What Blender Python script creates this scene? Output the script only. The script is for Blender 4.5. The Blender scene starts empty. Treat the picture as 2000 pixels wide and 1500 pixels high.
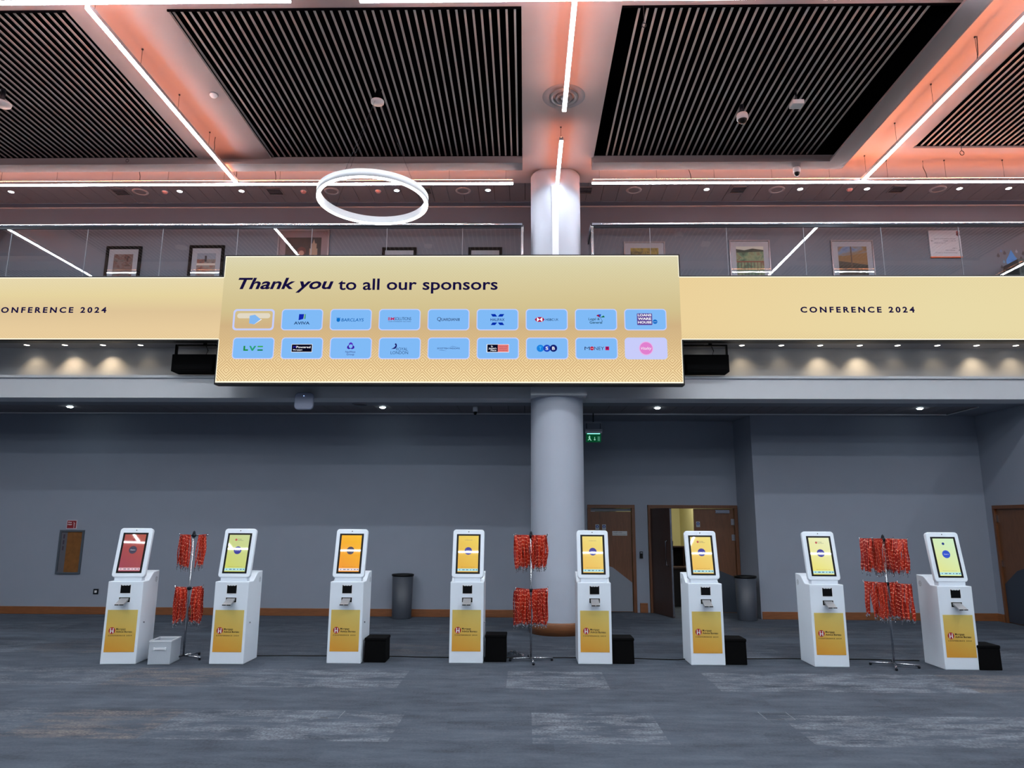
import bpy, bmesh, math, random
from mathutils import Vector, Matrix
random.seed(7)
C = bpy.context.scene.collection
PI = math.pi

def lin(c):
    return tuple(((x/255)/12.92 if x/255 <= .04045 else ((x/255+.055)/1.055)**2.4) for x in c)

# ------------------------------------------------------------------ camera
cam_d = bpy.data.cameras.new('camera'); cam = bpy.data.objects.new('camera', cam_d); C.objects.link(cam)
cam_d.sensor_width = 36; cam_d.lens = 36*1387/2000; cam_d.clip_end = 200
_y, _p, _r = math.radians(1.0689), math.radians(10.9309), math.radians(.29)
_f = Vector((-math.sin(_y)*math.cos(_p), math.cos(_y)*math.cos(_p), math.sin(_p)))
_rt = Vector((math.cos(_y), math.sin(_y), 0)); _up = _rt.cross(_f)
_r2 = _rt*math.cos(_r)+_up*math.sin(_r); _u2 = -_rt*math.sin(_r)+_up*math.cos(_r)
M = Matrix((( _r2.x, _u2.x, -_f.x, 0), (_r2.y, _u2.y, -_f.y, 0), (_r2.z, _u2.z, -_f.z, 1.6), (0, 0, 0, 1)))
cam.matrix_world = M
bpy.context.scene.camera = cam

# ------------------------------------------------------------------ world, exposure
w = bpy.data.worlds.new('world'); bpy.context.scene.world = w; w.use_nodes = True
w.node_tree.nodes['Background'].inputs[0].default_value = (.55, .65, .85, 1)
w.node_tree.nodes['Background'].inputs[1].default_value = .12
vs = bpy.context.scene.view_settings
vs.view_transform = 'Standard'; vs.look = 'None'; vs.gamma = 1; vs.use_curve_mapping = False; vs.exposure = 0.0
bpy.context.scene.cycles.sample_clamp_indirect = 4
bpy.context.scene.cycles.max_bounces = 8

STRIP = 90.0            # linear light diffusers
UP = 72.0               # warm up-light of the linear lights

# ------------------------------------------------------------------ materials
class NT:
    def __init__(s, name):
        s.m = bpy.data.materials.new(name); s.m.use_nodes = True; s.t = s.m.node_tree
        s.b = s.t.nodes['Principled BSDF']; s.out = s.t.nodes['Material Output']
    def n(s, k, **kw):
        q = s.t.nodes.new(k)
        for a, v in kw.items(): setattr(q, a, v)
        return q
    def l(s, a, b): s.t.links.new(a, b)
    def math(s, op, a, b=None, c=None):
        q = s.n('ShaderNodeMath', operation=op)
        for i, v in enumerate((a, b, c)):
            if v is None: continue
            if isinstance(v, (int, float)): q.inputs[i].default_value = v
            else: s.l(v, q.inputs[i])
        return q.outputs[0]
    def coord(s, which='Object'):
        return s.n('ShaderNodeTexCoord').outputs[which]
    def mix(s, f, a, b):
        q = s.n('ShaderNodeMix', data_type='RGBA')
        for i, v in ((0, f), (6, a), (7, b)):
            if isinstance(v, (int, float)): q.inputs[i].default_value = v
            elif isinstance(v, tuple): q.inputs[i].default_value = (*v[:3], 1)
            else: s.l(v, q.inputs[i])
        return q.outputs[2]

def mat(name, rgb, rough=.6, metal=0, noise=0, scale=20, spec=.5, bump=0, stretch=(1, 1, 1)):
    t = NT(name); c = lin(rgb)
    t.b.inputs['Base Color'].default_value = (*c, 1); t.b.inputs['Roughness'].default_value = rough
    t.b.inputs['Metallic'].default_value = metal; t.b.inputs['Specular IOR Level'].default_value = spec
    if noise or bump:
        mp = t.n('ShaderNodeMapping'); mp.inputs['Scale'].default_value = stretch
        t.l(t.coord(), mp.inputs[0])
        nz = t.n('ShaderNodeTexNoise'); nz.inputs['Scale'].default_value = scale; nz.inputs['Detail'].default_value = 6
        t.l(mp.outputs[0], nz.inputs['Vector'])
        if noise:
            t.l(t.mix(nz.outputs[0], tuple(x*(1-noise) for x in c), tuple(min(1, x*(1+noise)) for x in c)), t.b.inputs['Base Color'])
        if bump:
            b = t.n('ShaderNodeBump'); b.inputs['Strength'].default_value = bump; b.inputs['Distance'].default_value = .01
            t.l(nz.outputs[0], b.inputs['Height']); t.l(b.outputs[0], t.b.inputs['Normal'])
    return t.m

def emis(name, rgb, s=1.0, linear=None):
    t = NT(name); e = t.n('ShaderNodeEmission'); t.t.nodes.remove(t.b)
    e.inputs[0].default_value = (*(linear or lin(rgb)), 1); e.inputs[1].default_value = s
    t.l(e.outputs[0], t.out.inputs[0]); return t.m

_ec = {}
def E(rgb, s=1.0):
    k = (rgb, s)
    if k not in _ec: _ec[k] = emis('screen_colour', rgb, s)
    return _ec[k]
_pc = {}
def P(rgb, rough=.6):
    k = (rgb, rough)
    if k not in _pc: _pc[k] = mat('print_colour', rgb, rough)
    return _pc[k]

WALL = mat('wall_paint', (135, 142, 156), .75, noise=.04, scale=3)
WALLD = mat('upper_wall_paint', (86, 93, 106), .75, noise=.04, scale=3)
SOFFIT = mat('soffit_paint', (124, 129, 140), .7, noise=.03, scale=4)
FASCIA = mat('fascia_paint', (200, 203, 208), .6, noise=.03, scale=4)
BORD = mat('ceiling_border_grey', (100, 99, 104), .7, noise=.02, scale=4)  # borders coloured a darker grey than the rest of the ceiling
CEIL = mat('ceiling_paint', (156, 150, 152), .7, noise=.02, scale=4)
TILE = mat('ceiling_tile', (112, 108, 112), .6, noise=.04, scale=6)
COLP = mat('column_paint', (176, 183, 197), .55, noise=.02, scale=5)
BLACK = mat('black_void', (4, 5, 8), .95, spec=.02)
SLAT = mat('slat_paint', (158, 154, 154), .6)
WHITE = mat('white_powder_coat', (232, 240, 250), .32)
WHITE2 = mat('white_plastic', (222, 226, 232), .4)
BLK = mat('black_plastic', (5, 5, 6), .4, spec=.25)
BFAB = mat('black_fabric', (8, 8, 9), .95, noise=.3, scale=150, spec=.1)
STEEL = mat('steel', (190, 192, 198), .25, 1)
HOUS = mat('light_housing', (150, 147, 152), .5)
ALU = mat('aluminium', (150, 154, 162), .4, .8)
CHROME = mat('chrome', (215, 216, 222), .12, 1)
DARKM = mat('dark_metal', (24, 28, 36), .4, .6)
GREYBIN = mat('grey_bin_plastic', (62, 67, 77), .5, noise=.04, scale=30)
GREYLAM = mat('grey_laminate', (86, 94, 104), .5, noise=.06, scale=8)
FAB = mat('white_fabric', (180, 188, 198), .9, noise=.08, scale=120, bump=.3)
FABIN = mat('inner_fabric', (170, 176, 180), .9)
GREY = mat('grey_plastic', (120, 126, 136), .5)
CREAM = mat('cream_wall', (206, 200, 150), .7)
DIFF = emis('lamp_diffuser', (0, 0, 0), STRIP, linear=(.86, .94, 1.0))
UPL = emis('warm_uplight', (0, 0, 0), UP, linear=(1.0, .27, .125))
UPL2 = emis('warm_uplight_bright', (0, 0, 0), UP*2.0, linear=(1.0, .27, .11))
RINGL = emis('ring_diffuser', (0, 0, 0), 9, linear=(1.0, 1.0, .94))
DOWNL = emis('downlight_lens', (0, 0, 0), 40, linear=(.8, .95, 1.0))
DOWNW = emis('warm_downlight_lens', (0, 0, 0), 9, linear=(1.0, .92, .8))

def wood(name, rgb, stretch):
    t = NT(name); c = lin(rgb)
    mp = t.n('ShaderNodeMapping'); mp.inputs['Scale'].default_value = stretch
    t.l(t.coord(), mp.inputs[0])
    nz = t.n('ShaderNodeTexNoise'); nz.inputs['Scale'].default_value = 6; nz.inputs['Detail'].default_value = 8
    nz.inputs['Distortion'].default_value = .6
    t.l(mp.outputs[0], nz.inputs['Vector'])
    t.l(t.mix(nz.outputs[0], tuple(x*.55 for x in c), tuple(min(1, x*1.35) for x in c)), t.b.inputs['Base Color'])
    t.b.inputs['Roughness'].default_value = .42
    return t.m
WOOD = wood('skirting_wood', (126, 78, 46), (1, 1, 12))
DOORW = wood('door_veneer', (104, 66, 42), (9, 9, .8))
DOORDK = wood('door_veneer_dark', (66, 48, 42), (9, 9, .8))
FRAMEW = wood('door_frame_wood', (102, 62, 36), (8, 8, 1))
HATCHW = wood('hatch_board', (122, 78, 34), (2, 2, 2))

def carpet():
    t = NT('carpet'); co = t.coord()
    sx = t.n('ShaderNodeSeparateXYZ'); t.l(co, sx.inputs[0]); x, y = sx.outputs[0], sx.outputs[1]
    row = t.math('FLOOR', t.math('DIVIDE', t.math('SUBTRACT', y, 5.62), .85))
    odd = t.math('PINGPONG', row, 1.0)                       # 0 = band of pale planks, 1 = smooth dark band
    shift = t.math('MULTIPLY', t.math('MULTIPLY', row, t.math('SUBTRACT', row, 2.0)), 1.3)
    xs = t.math('ADD', t.math('ADD', x, shift), t.math('MULTIPLY', row, .12))
    u = t.math('FRACT', t.math('DIVIDE', t.math('ADD', xs, 20.0), 13.0))
    def ramp(stops):
        q = t.n('ShaderNodeValToRGB'); q.color_ramp.interpolation = 'CONSTANT'; el = q.color_ramp.elements
        el[0].position = 0; el[0].color = (stops[0][1],)*3+(1,); el[1].position = stops[1][0]; el[1].color = (stops[1][1],)*3+(1,)
        for p_, v in stops[2:]:
            e_ = el.new(p_); e_.color = (v, v, v, 1)
        t.l(u, q.inputs[0]); return q.outputs[0]
    f_ = lambda x_: ((x_+20)/13) % 1
    # pale planks along x (metres) and the planks of a browner dye
    st_ = sorted((f_(a_), v) for a_, v in ((-6.6, .45), (-4.0, .75), (-2.92, .62), (-2.1, .9), (-1.05, .08), (.05, .85), (1.05, .05), (2.1, .8), (3.2, .95), (4.6, .65), (6.2, .3)))
    pale = ramp([(0, .5)]+st_)
    tan = ramp([(0, 0.0)]+sorted((f_(a_), v) for a_, v in ((-4.0, 1.0), (-2.92, 0.0), (4.6, .9), (5.8, 0.0))))
    sub = t.math('FLOOR', t.math('DIVIDE', y, .2833))
    col2 = t.math('FLOOR', t.math('ADD', t.math('DIVIDE', x, 1.02), t.math('MULTIPLY', sub, .41)))
    cv2 = t.n('ShaderNodeCombineXYZ'); t.l(col2, cv2.inputs[0]); t.l(sub, cv2.inputs[1])
    wn2 = t.n('ShaderNodeTexWhiteNoise'); wn2.noise_dimensions = '2D'; t.l(cv2.outputs[0], wn2.inputs['Vector'])
    mp = t.n('ShaderNodeMapping'); mp.inputs['Scale'].default_value = (1.5, 4.5, 1); t.l(co, mp.inputs[0])
    n1 = t.n('ShaderNodeTexNoise'); n1.inputs['Scale'].default_value = 1.6; n1.inputs['Detail'].default_value = 9
    n1.inputs['Roughness'].default_value = .72; t.l(mp.outputs[0], n1.inputs['Vector'])
    n2 = t.n('ShaderNodeTexNoise'); n2.inputs['Scale'].default_value = 48; n2.inputs['Detail'].default_value = 4
    t.l(co, n2.inputs['Vector'])
    st = t.n('ShaderNodeMapRange'); st.inputs[1].default_value = .43; st.inputs[2].default_value = .66
    t.l(n1.outputs[0], st.inputs[0])
    fleck = t.n('ShaderNodeMapRange'); fleck.inputs[1].default_value = .35; fleck.inputs[2].default_value = .7
    t.l(n2.outputs[0], fleck.inputs[0])
    bright = t.math('MULTIPLY', st.outputs[0], t.math('ADD', t.math('MULTIPLY', t.math('SUBTRACT', 1.0, odd), t.math('MULTIPLY', pale, t.math('SUBTRACT', 1.0, t.math('MULTIPLY', t.math('GREATER_THAN', row, 3.0), .6)))), .10))
    bright = t.math('MULTIPLY', bright, t.math('ADD', .25, t.math('MULTIPLY', fleck.outputs[0], 1.3)))
    n3 = t.n('ShaderNodeTexNoise'); n3.inputs['Scale'].default_value = 1.1; n3.inputs['Detail'].default_value = 7; n3.inputs['Roughness'].default_value = .7
    t.l(mp.outputs[0], n3.inputs['Vector'])
    mo = t.n('ShaderNodeMapRange'); mo.inputs[1].default_value = .36; mo.inputs[2].default_value = .66; t.l(n3.outputs[0], mo.inputs[0])
    base = t.mix(t.math('ADD', t.math('MULTIPLY', wn2.outputs[0], .3), t.math('MULTIPLY', mo.outputs[0], .7)), lin((51, 57, 67)), lin((80, 89, 101)))
    hue = tan
    hi = t.mix(t.math('MULTIPLY', hue, t.math('SUBTRACT', 1.0, odd)), lin((124, 130, 139)), lin((124, 115, 110)))
    c = t.mix(t.math('MULTIPLY', bright, .95), base, hi)
    c = t.mix(t.math('MULTIPLY', fleck.outputs[0], .22), c, lin((88, 93, 103)))
    t.l(c, t.b.inputs['Base Color']); t.b.inputs['Roughness'].default_value = .95
    t.b.inputs['Specular IOR Level'].default_value = .15
    b = t.n('ShaderNodeBump'); b.inputs['Strength'].default_value = .4; b.inputs['Distance'].default_value = .006
    t.l(n2.outputs[0], b.inputs['Height']); t.l(b.outputs[0], t.b.inputs['Normal'])
    return t.m
CARPET = carpet()

def glass(name, k=1.6, tint=(.93, .96, .96)):
    t = NT(name); t.t.nodes.remove(t.b)
    tr = t.n('ShaderNodeBsdfTransparent'); tr.inputs[0].default_value = (*tint, 1)
    gl = t.n('ShaderNodeBsdfGlossy'); gl.inputs['Roughness'].default_value = 0.0
    fr = t.n('ShaderNodeFresnel'); fr.inputs[0].default_value = 1.5
    mx = t.n('ShaderNodeMixShader'); t.l(t.math('MINIMUM', t.math('MULTIPLY', fr.outputs[0], k), 1.0), mx.inputs[0])
    t.l(tr.outputs[0], mx.inputs[1]); t.l(gl.outputs[0], mx.inputs[2]); t.l(mx.outputs[0], t.out.inputs[0])
    return t.m
GLASS = glass('balustrade_glass', .6)

def led_surface():
    t = NT('led_picture'); t.t.nodes.remove(t.b)
    sx = t.n('ShaderNodeSeparateXYZ'); t.l(t.coord(), sx.inputs[0]); x, z = sx.outputs[0], sx.outputs[2]
    p = .306
    u = t.math('ABSOLUTE', t.math('SUBTRACT', t.math('FRACT', t.math('DIVIDE', t.math('ADD', x, 10.08), p)), .5))
    v = t.math('ABSOLUTE', t.math('SUBTRACT', t.math('FRACT', t.math('DIVIDE', t.math('SUBTRACT', z, 3.62), p)), .5))
    d = t.math('ADD', u, v); m = t.math('MINIMUM', d, t.math('SUBTRACT', 1.0, d))
    ring = t.math('GREATER_THAN', t.math('SINE', t.math('ADD', t.math('MULTIPLY', m, 2*PI*7.0), 1.2)), .1)
    # centre panel: gradient down the picture
    cg = t.n('ShaderNodeValToRGB'); el = cg.color_ramp.elements
    t.l(t.math('DIVIDE', t.math('SUBTRACT', z, 3.58), 1.98), cg.inputs[0])
    el[0].position = 0; el[0].color = (*lin((252, 230, 178)), 1); el[1].position = 1; el[1].color = (*lin((222, 216, 182)), 1)
    for q, c in ((.12, (246, 218, 164)), (.30, (220, 190, 140)), (.44, (208, 178, 132)), (.56, (210, 192, 142)), (.75, (216, 202, 156)), (.9, (219, 210, 168))):
        e = el.new(q); e.color = (*lin(c), 1)
    lg = t.n('ShaderNodeValToRGB'); el = lg.color_ramp.elements
    t.l(t.math('DIVIDE', t.math('SUBTRACT', z, 4.24), .98), lg.inputs[0])
    el[0].position = 0; el[0].color = (*lin((236, 208, 160)), 1); el[1].position = 1; el[1].color = (*lin((232, 218, 176)), 1)
    e = el.new(.45); e.color = (*lin((222, 196, 152)), 1)
    e = el.new(.7); e.color = (*lin((230, 212, 160)), 1)
    rg = t.n('ShaderNodeValToRGB'); el = rg.color_ramp.elements
    t.l(t.math('DIVIDE', t.math('SUBTRACT', x, 2.31), 4.0), rg.inputs[0])
    el[0].position = 0; el[0].color = (*lin((236, 210, 156)), 1); el[1].position = 1; el[1].color = (*lin((233, 218, 168)), 1)
    c = t.mix(t.math('GREATER_THAN', x, 2.31), t.mix(t.math('GREATER_THAN', x, -4.57), lg.outputs[0], cg.outputs[0]), rg.outputs[0])
    # pattern strength: strong at the foot of the centre panel, faint in the ribbons
    low = t.n('ShaderNodeMapRange'); low.inputs[1].default_value = 4.4; low.inputs[2].default_value = 3.85
    t.l(z, low.inputs[0])
    hi = t.n('ShaderNodeMapRange'); hi.inputs[1].default_value = 4.75; hi.inputs[2].default_value = 5.3; hi.inputs[4].default_value = .09
    t.l(z, hi.inputs[0])
    st = t.math('MULTIPLY', ring, t.math('ADD', t.math('MULTIPLY', low.outputs[0], .85), hi.outputs[0]))
    c = t.mix(t.math('MULTIPLY', st, .8), c, lin((192, 152, 104)))
    e = t.n('ShaderNodeEmission'); t.l(c, e.inputs[0]); e.inputs[1].default_value = 1.0
    t.l(e.outputs[0], t.out.inputs[0]); return t.m
LEDM = led_surface()

def poster_mat():
    t = NT('poster_print')
    sx = t.n('ShaderNodeSeparateXYZ'); t.l(t.coord(), sx.inputs[0])
    g = t.math('ADD', t.math('DIVIDE', t.math('SUBTRACT', sx.outputs[2], .13), .46), t.math('MULTIPLY', sx.outputs[0], .8))
    cr = t.n('ShaderNodeValToRGB'); t.l(g, cr.inputs[0]); el = cr.color_ramp.elements
    el[0].color = (*lin((222, 158, 56)), 1); el[1].color = (*lin((222, 198, 110)), 1)
    e = el.new(.4); e.color = (*lin((222, 178, 78)), 1)
    t.l(cr.outputs[0], t.b.inputs['Base Color']); t.b.inputs['Roughness'].default_value = .45
    return t.m
POSTER = poster_mat()

def screen_mat(a, b, s=1.0):
    t = NT('kiosk_screen_picture')
    sx = t.n('ShaderNodeSeparateXYZ'); t.l(t.coord(), sx.inputs[0])
    g = t.math('ADD', t.math('MULTIPLY', sx.outputs[2], 1.9), t.math('MULTIPLY', sx.outputs[0], 1.2))
    cr = t.n('ShaderNodeValToRGB'); t.l(g, cr.inputs[0]); el = cr.color_ramp.elements
    el[0].color = (*lin(a), 1); el[1].color = (*lin(b), 1)
    t.b.inputs['Base Color'].default_value = (.01, .01, .01, 1); t.b.inputs['Roughness'].default_value = .02; t.b.inputs['Specular IOR Level'].default_value = .8
    t.l(cr.outputs[0], t.b.inputs['Emission Color']); t.b.inputs['Emission Strength'].default_value = s
    return t.m
def screen_flat(rgb):
    t = NT('kiosk_screen_colour'); t.b.inputs['Base Color'].default_value = (.01, .01, .01, 1)
    t.b.inputs['Roughness'].default_value = .02; t.b.inputs['Specular IOR Level'].default_value = .8
    t.b.inputs['Emission Color'].default_value = (*lin(rgb), 1); t.b.inputs['Emission Strength'].default_value = 1
    return t.m

def lanyard_mat():
    t = NT('lanyard_ribbon'); co = t.coord()
    oi = t.n('ShaderNodeObjectInfo')
    sx = t.n('ShaderNodeSeparateXYZ'); t.l(co, sx.inputs[0])
    f = t.math('FRACT', t.math('ADD', t.math('MULTIPLY', sx.outputs[2], 24.0), t.math('MULTIPLY', oi.outputs['Random'], 61)))
    vo = t.n('ShaderNodeTexNoise'); vo.inputs['Scale'].default_value = 90; t.l(co, vo.inputs['Vector'])
    m = t.math('MULTIPLY', t.math('GREATER_THAN', f, .8), t.math('GREATER_THAN', vo.outputs[0], .48))
    base = t.mix(oi.outputs['Random'], lin((140, 16, 8)), lin((208, 52, 22)))
    t.l(t.mix(m, base, lin((248, 168, 140))), t.b.inputs['Base Color']); t.b.inputs['Roughness'].default_value = .38
    return t.m
RED = lanyard_mat()

def painting(name, cols, scale=7):
    t = NT(name); nz = t.n('ShaderNodeTexNoise'); nz.inputs['Scale'].default_value = scale; nz.inputs['Detail'].default_value = 7
    nz.inputs['Distortion'].default_value = 1.2; t.l(t.coord(), nz.inputs['Vector'])
    cr = t.n('ShaderNodeValToRGB'); t.l(nz.outputs[0], cr.inputs[0]); el = cr.color_ramp.elements
    cols = [tuple(v*.82 for v in c_) for c_ in cols]; el[0].position = .3; el[0].color = (*lin(cols[0]), 1); el[1].position = .7; el[1].color = (*lin(cols[-1]), 1)
    for i, c in enumerate(cols[1:-1]):
        e = el.new(.3+.4*(i+1)/(len(cols)-1)); e.color = (*lin(c), 1)
    t.l(cr.outputs[0], t.b.inputs['Base Color']); t.b.inputs['Roughness'].default_value = .5
    return t.m

# ------------------------------------------------------------------ mesh building
class MB:
    def __init__(s): s.bm = bmesh.new(); s.mats = []
    def mi(s, m):
        if m not in s.mats: s.mats.append(m)
        return s.mats.index(m)
    def face(s, pts, m):
        vs = [s.bm.verts.new(p) for p in pts]
        try: f = s.bm.faces.new(vs)
        except ValueError: return None
        f.material_index = s.mi(m); return f
    def box(s, x0, x1, y0, y1, z0, z1, m):
        v = [s.bm.verts.new((x, y, z)) for z in (z0, z1) for y in (y0, y1) for x in (x0, x1)]
        k = s.mi(m)
        for q in ((0, 2, 3, 1), (4, 5, 7, 6), (0, 1, 5, 4), (2, 6, 7, 3), (0, 4, 6, 2), (1, 3, 7, 5)):
            s.bm.faces.new([v[i] for i in q]).material_index = k
        return s
    def prism(s, pts, a, b, m, axis='y'):
        def f(p, t):
            if axis == 'y': return (p[0], t, p[1])
            if axis == 'x': return (t, p[0], p[1])
            return (p[0], p[1], t)
        A = [s.bm.verts.new(f(p, a)) for p in pts]; B = [s.bm.verts.new(f(p, b)) for p in pts]; k = s.mi(m); n = len(pts)
        fs = [s.bm.faces.new(A), s.bm.faces.new(B[::-1])]
        for i in range(n): fs.append(s.bm.faces.new([A[i], B[i], B[(i+1) % n], A[(i+1) % n]]))
        for q in fs: q.material_index = k
        return s
    def lathe(s, prof, m, cx=0, cy=0, seg=32, z0=0, a0=0, a1=2*PI, sx=1, sy=1, caps=True):
        k = s.mi(m); rings = []
        full = abs(a1-a0-2*PI) < 1e-6; n = seg if full else seg+1
        for r, z in prof:
            rings.append([s.bm.verts.new((cx+sx*r*math.cos(a0+(a1-a0)*i/seg), cy+sy*r*math.sin(a0+(a1-a0)*i/seg), z0+z)) for i in range(n)])
        for A, B in zip(rings, rings[1:]):
            for i in range(seg):
                j = (i+1) % n
                f = s.bm.faces.new([A[i], A[j], B[j], B[i]]); f.material_index = k; f.smooth = True
        if caps and full:
            for R in (rings[0], rings[-1]):
                if prof[0 if R is rings[0] else -1][0] > 1e-4: s.bm.faces.new(R).material_index = k
        return s
    def tube(s, path, r, m, seg=8, taper=None):
        k = s.mi(m); P_ = [Vector(p) for p in path]; rings = []
        for i, p in enumerate(P_):
            d = (P_[min(i+1, len(P_)-1)]-P_[max(i-1, 0)]).normalized()
            a = d.cross(Vector((0, 0, 1)))
            if a.length < .05: a = d.cross(Vector((1, 0, 0)))
            a.normalize(); b = d.cross(a)
            rr = r if taper is None else r*taper[i]
            rings.append([s.bm.verts.new(p+a*rr*math.cos(2*PI*j/seg)+b*rr*math.sin(2*PI*j/seg)) for j in range(seg)])
        for A, B in zip(rings, rings[1:]):
            for j in range(seg):
                f = s.bm.faces.new([A[j], A[(j+1) % seg], B[(j+1) % seg], B[j]]); f.material_index = k; f.smooth = True
        s.bm.faces.new(rings[0]).material_index = k; s.bm.faces.new(rings[-1][::-1]).material_index = k
        return s
    # flat artwork in the x-z plane, facing -y
    def disc(s, x, z, r, y, m, n=28, sx=1, sz=1):
        s.face([(x+r*sx*math.cos(2*PI*i/n), y, z+r*sz*math.sin(2*PI*i/n)) for i in range(n)], m); return s
    def flat(s, pts, y, m): s.face([(p[0], y, p[1]) for p in pts], m); return s
    def rect(s, x0, x1, z0, z1, y, m): return s.flat([(x0, z0), (x1, z0), (x1, z1), (x0, z1)], y, m)
    def rrect(s, x0, x1, z0, z1, r, y, m): return s.flat(rrpts(x0, x1, z0, z1, r), y, m)
    def text(s, body, x0, x1, z, h, y, m, bold=0.0, shear=0.0, sp=1.0):
        """lettering fitted between x0 and x1, baseline z, capital height h (taken from an H)"""
        vs_, fs_, (a, b), caph = glyphs(body, bold, shear, sp)
        kx = (x1-x0)/(b-a); kz = h/caph; k = s.mi(m)
        vv = [s.bm.verts.new((x0+(p[0]-a)*kx, y, z+p[1]*kz)) for p in vs_]
        for f in fs_:
            try: s.bm.faces.new([vv[i] for i in f]).material_index = k
            except ValueError: pass
        return s
    def build(s, name, parent=None, loc=(0, 0, 0), bevel=0, rot=None, seg=2, solid=True):
        if solid: bmesh.ops.recalc_face_normals(s.bm, faces=s.bm.faces)
        me = bpy.data.meshes.new(name); s.bm.to_mesh(me); s.bm.free()
        for m in s.mats: me.materials.append(m)
        o = bpy.data.objects.new(name, me); C.objects.link(o); o.location = loc
        if rot: o.rotation_euler = rot
        if parent: o.parent = parent
        if bevel:
            b = o.modifiers.new('bevel', 'BEVEL'); b.width = bevel; b.segments = seg; b.limit_method = 'ANGLE'; b.angle_limit = math.radians(40)
        return o

def rrpts(x0, x1, z0, z1, r, n=6):
    o = []
    for cx, cz, a in ((x1-r, z0+r, -PI/2), (x1-r, z1-r, 0), (x0+r, z1-r, PI/2), (x0+r, z0+r, PI)):
        o += [(cx+r*math.cos(a+PI/2*i/n), cz+r*math.sin(a+PI/2*i/n)) for i in range(n+1)]
    return o

_gl = {}
def glyphs(body, bold, shear, sp):
    k = (body, bold, shear, sp)
    if k in _gl: return _gl[k]
    def mk(t):
        c = bpy.data.curves.new('lettering', 'FONT'); c.body = t; c.size = 1; c.offset = bold; c.shear = shear
        c.space_character = sp; c.resolution_u = 3
        o = bpy.data.objects.new('lettering', c); C.objects.link(o)
        me = bpy.data.meshes.new_from_object(o.evaluated_get(bpy.context.evaluated_depsgraph_get()))
        r = ([tuple(v.co[:2]) for v in me.vertices], [tuple(p.vertices) for p in me.polygons])
        bpy.data.objects.remove(o); bpy.data.curves.remove(c); bpy.data.meshes.remove(me)
        return r
    v, f = mk(body); hv, _ = mk('H')
    xs = [p[0] for p in v]
    _gl[k] = (v, f, (min(xs), max(xs)), max(p[1] for p in hv)-min(p[1] for p in hv))
    return _gl[k]

def tag(o, label, cat, group=None, kind=None):
    o['label'] = label; o['category'] = cat
    if group: o['group'] = group
    if kind: o['kind'] = kind
    return o
def thing(name, label, cat, loc=(0, 0, 0), rz=0, group=None):
    o = bpy.data.objects.new(name, None); C.objects.link(o); o.location = loc; o.rotation_euler = (0, 0, rz)
    o.empty_display_size = .1
    return tag(o, label, cat, group)
def struct(o, label=None, cat=None):
    o['kind'] = 'structure'
    if label: o['label'] = label
    if cat: o['category'] = cat
    return o
def copy_tree(o, parent=None):
    c = o.copy(); C.objects.link(c)
    if parent: c.parent = parent
    for ch in list(o.children): copy_tree(ch, c)
    return c

# ================================================================== THE ROOM
b = MB(); b.face([(-16, -8, 0), (16, -8, 0), (16, 18, 0), (-16, 18, 0)], CARPET)
struct(b.build('floor', solid=False), 'dark grey streaked carpet in long planks', 'floor')

W = 12.55
CZ = 3.46
b = MB()
b.box(-14.2, .95, W, W+.12, 0, 5.35, WALL)
struct(b.build('wall_left'), 'grey wall behind the left row of kiosks', 'wall')
b = MB(); b.box(.83, .95, W+.12, 13.3, 0, CZ+.3, WALL)
DZ = 1.905
b.box(.95, 1.15, 13.3, 13.42, 0, CZ+.3, WALL)
b.box(1.15, 2.02, 13.3, 13.42, DZ, CZ+.3, WALL)
b.box(2.02, 2.25, 13.3, 13.42, 0, CZ+.3, WALL)
b.box(2.25, 3.9, 13.3, 13.42, DZ, CZ+.3, WALL)
struct(b.build('wall_recess'), 'recessed grey wall with two wooden double doors', 'wall')
b = MB(); b.prism([(3.9, 13.42), (3.9, 13.3), (3.985, W), (4.02, W), (4.02, 13.42)], 0, CZ+.3, WALL, 'z')
b.box(4.02, 8.1, W, W+.12, 0, 5.35, WALL)
b.box(4.02, 4.021, W+.12, W+.13, 3.8, 5.3, WALL)
struct(b.build('wall_back'), 'grey wall behind the right-hand kiosks', 'wall')
b = MB(); b.box(7.93, 8.05, 12.34, W, 0, CZ, WALL).box(7.93, 8.05, 8.9, 11.38, 0, CZ, WALL).box(7.93, 8.05, 11.38, 12.34, 1.89, CZ, WALL)
struct(b.build('wall_right'), 'grey side wall with a wooden door at the right edge', 'wall')
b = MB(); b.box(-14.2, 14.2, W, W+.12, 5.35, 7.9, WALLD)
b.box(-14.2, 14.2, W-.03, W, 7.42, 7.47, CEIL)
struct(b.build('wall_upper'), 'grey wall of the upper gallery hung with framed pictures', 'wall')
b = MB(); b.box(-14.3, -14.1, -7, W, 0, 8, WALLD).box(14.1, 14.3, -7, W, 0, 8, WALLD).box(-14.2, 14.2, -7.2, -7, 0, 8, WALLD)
struct(b.build('wall_hall'), 'far side walls of the hall', 'wall')

# baseboards
b = MB(); b.box(-14.1, .93, W-.022, W, 0, .125, WOOD)
struct(b.build('baseboard_left', bevel=.006))
b = MB(); b.box(4.0, 7.93, W-.022, W, 0, .125, WOOD)
struct(b.build('baseboard_back', bevel=.006))
b = MB(); b.box(7.905, 7.93, 12.38, W-.022, 0, .125, WOOD)
struct(b.build('baseboard_right', bevel=.006))
b = MB(); b.box(2.07, 2.21, 13.278, 13.3, 0, .17, WOOD)
struct(b.build('baseboard_recess', bevel=.006))

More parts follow.
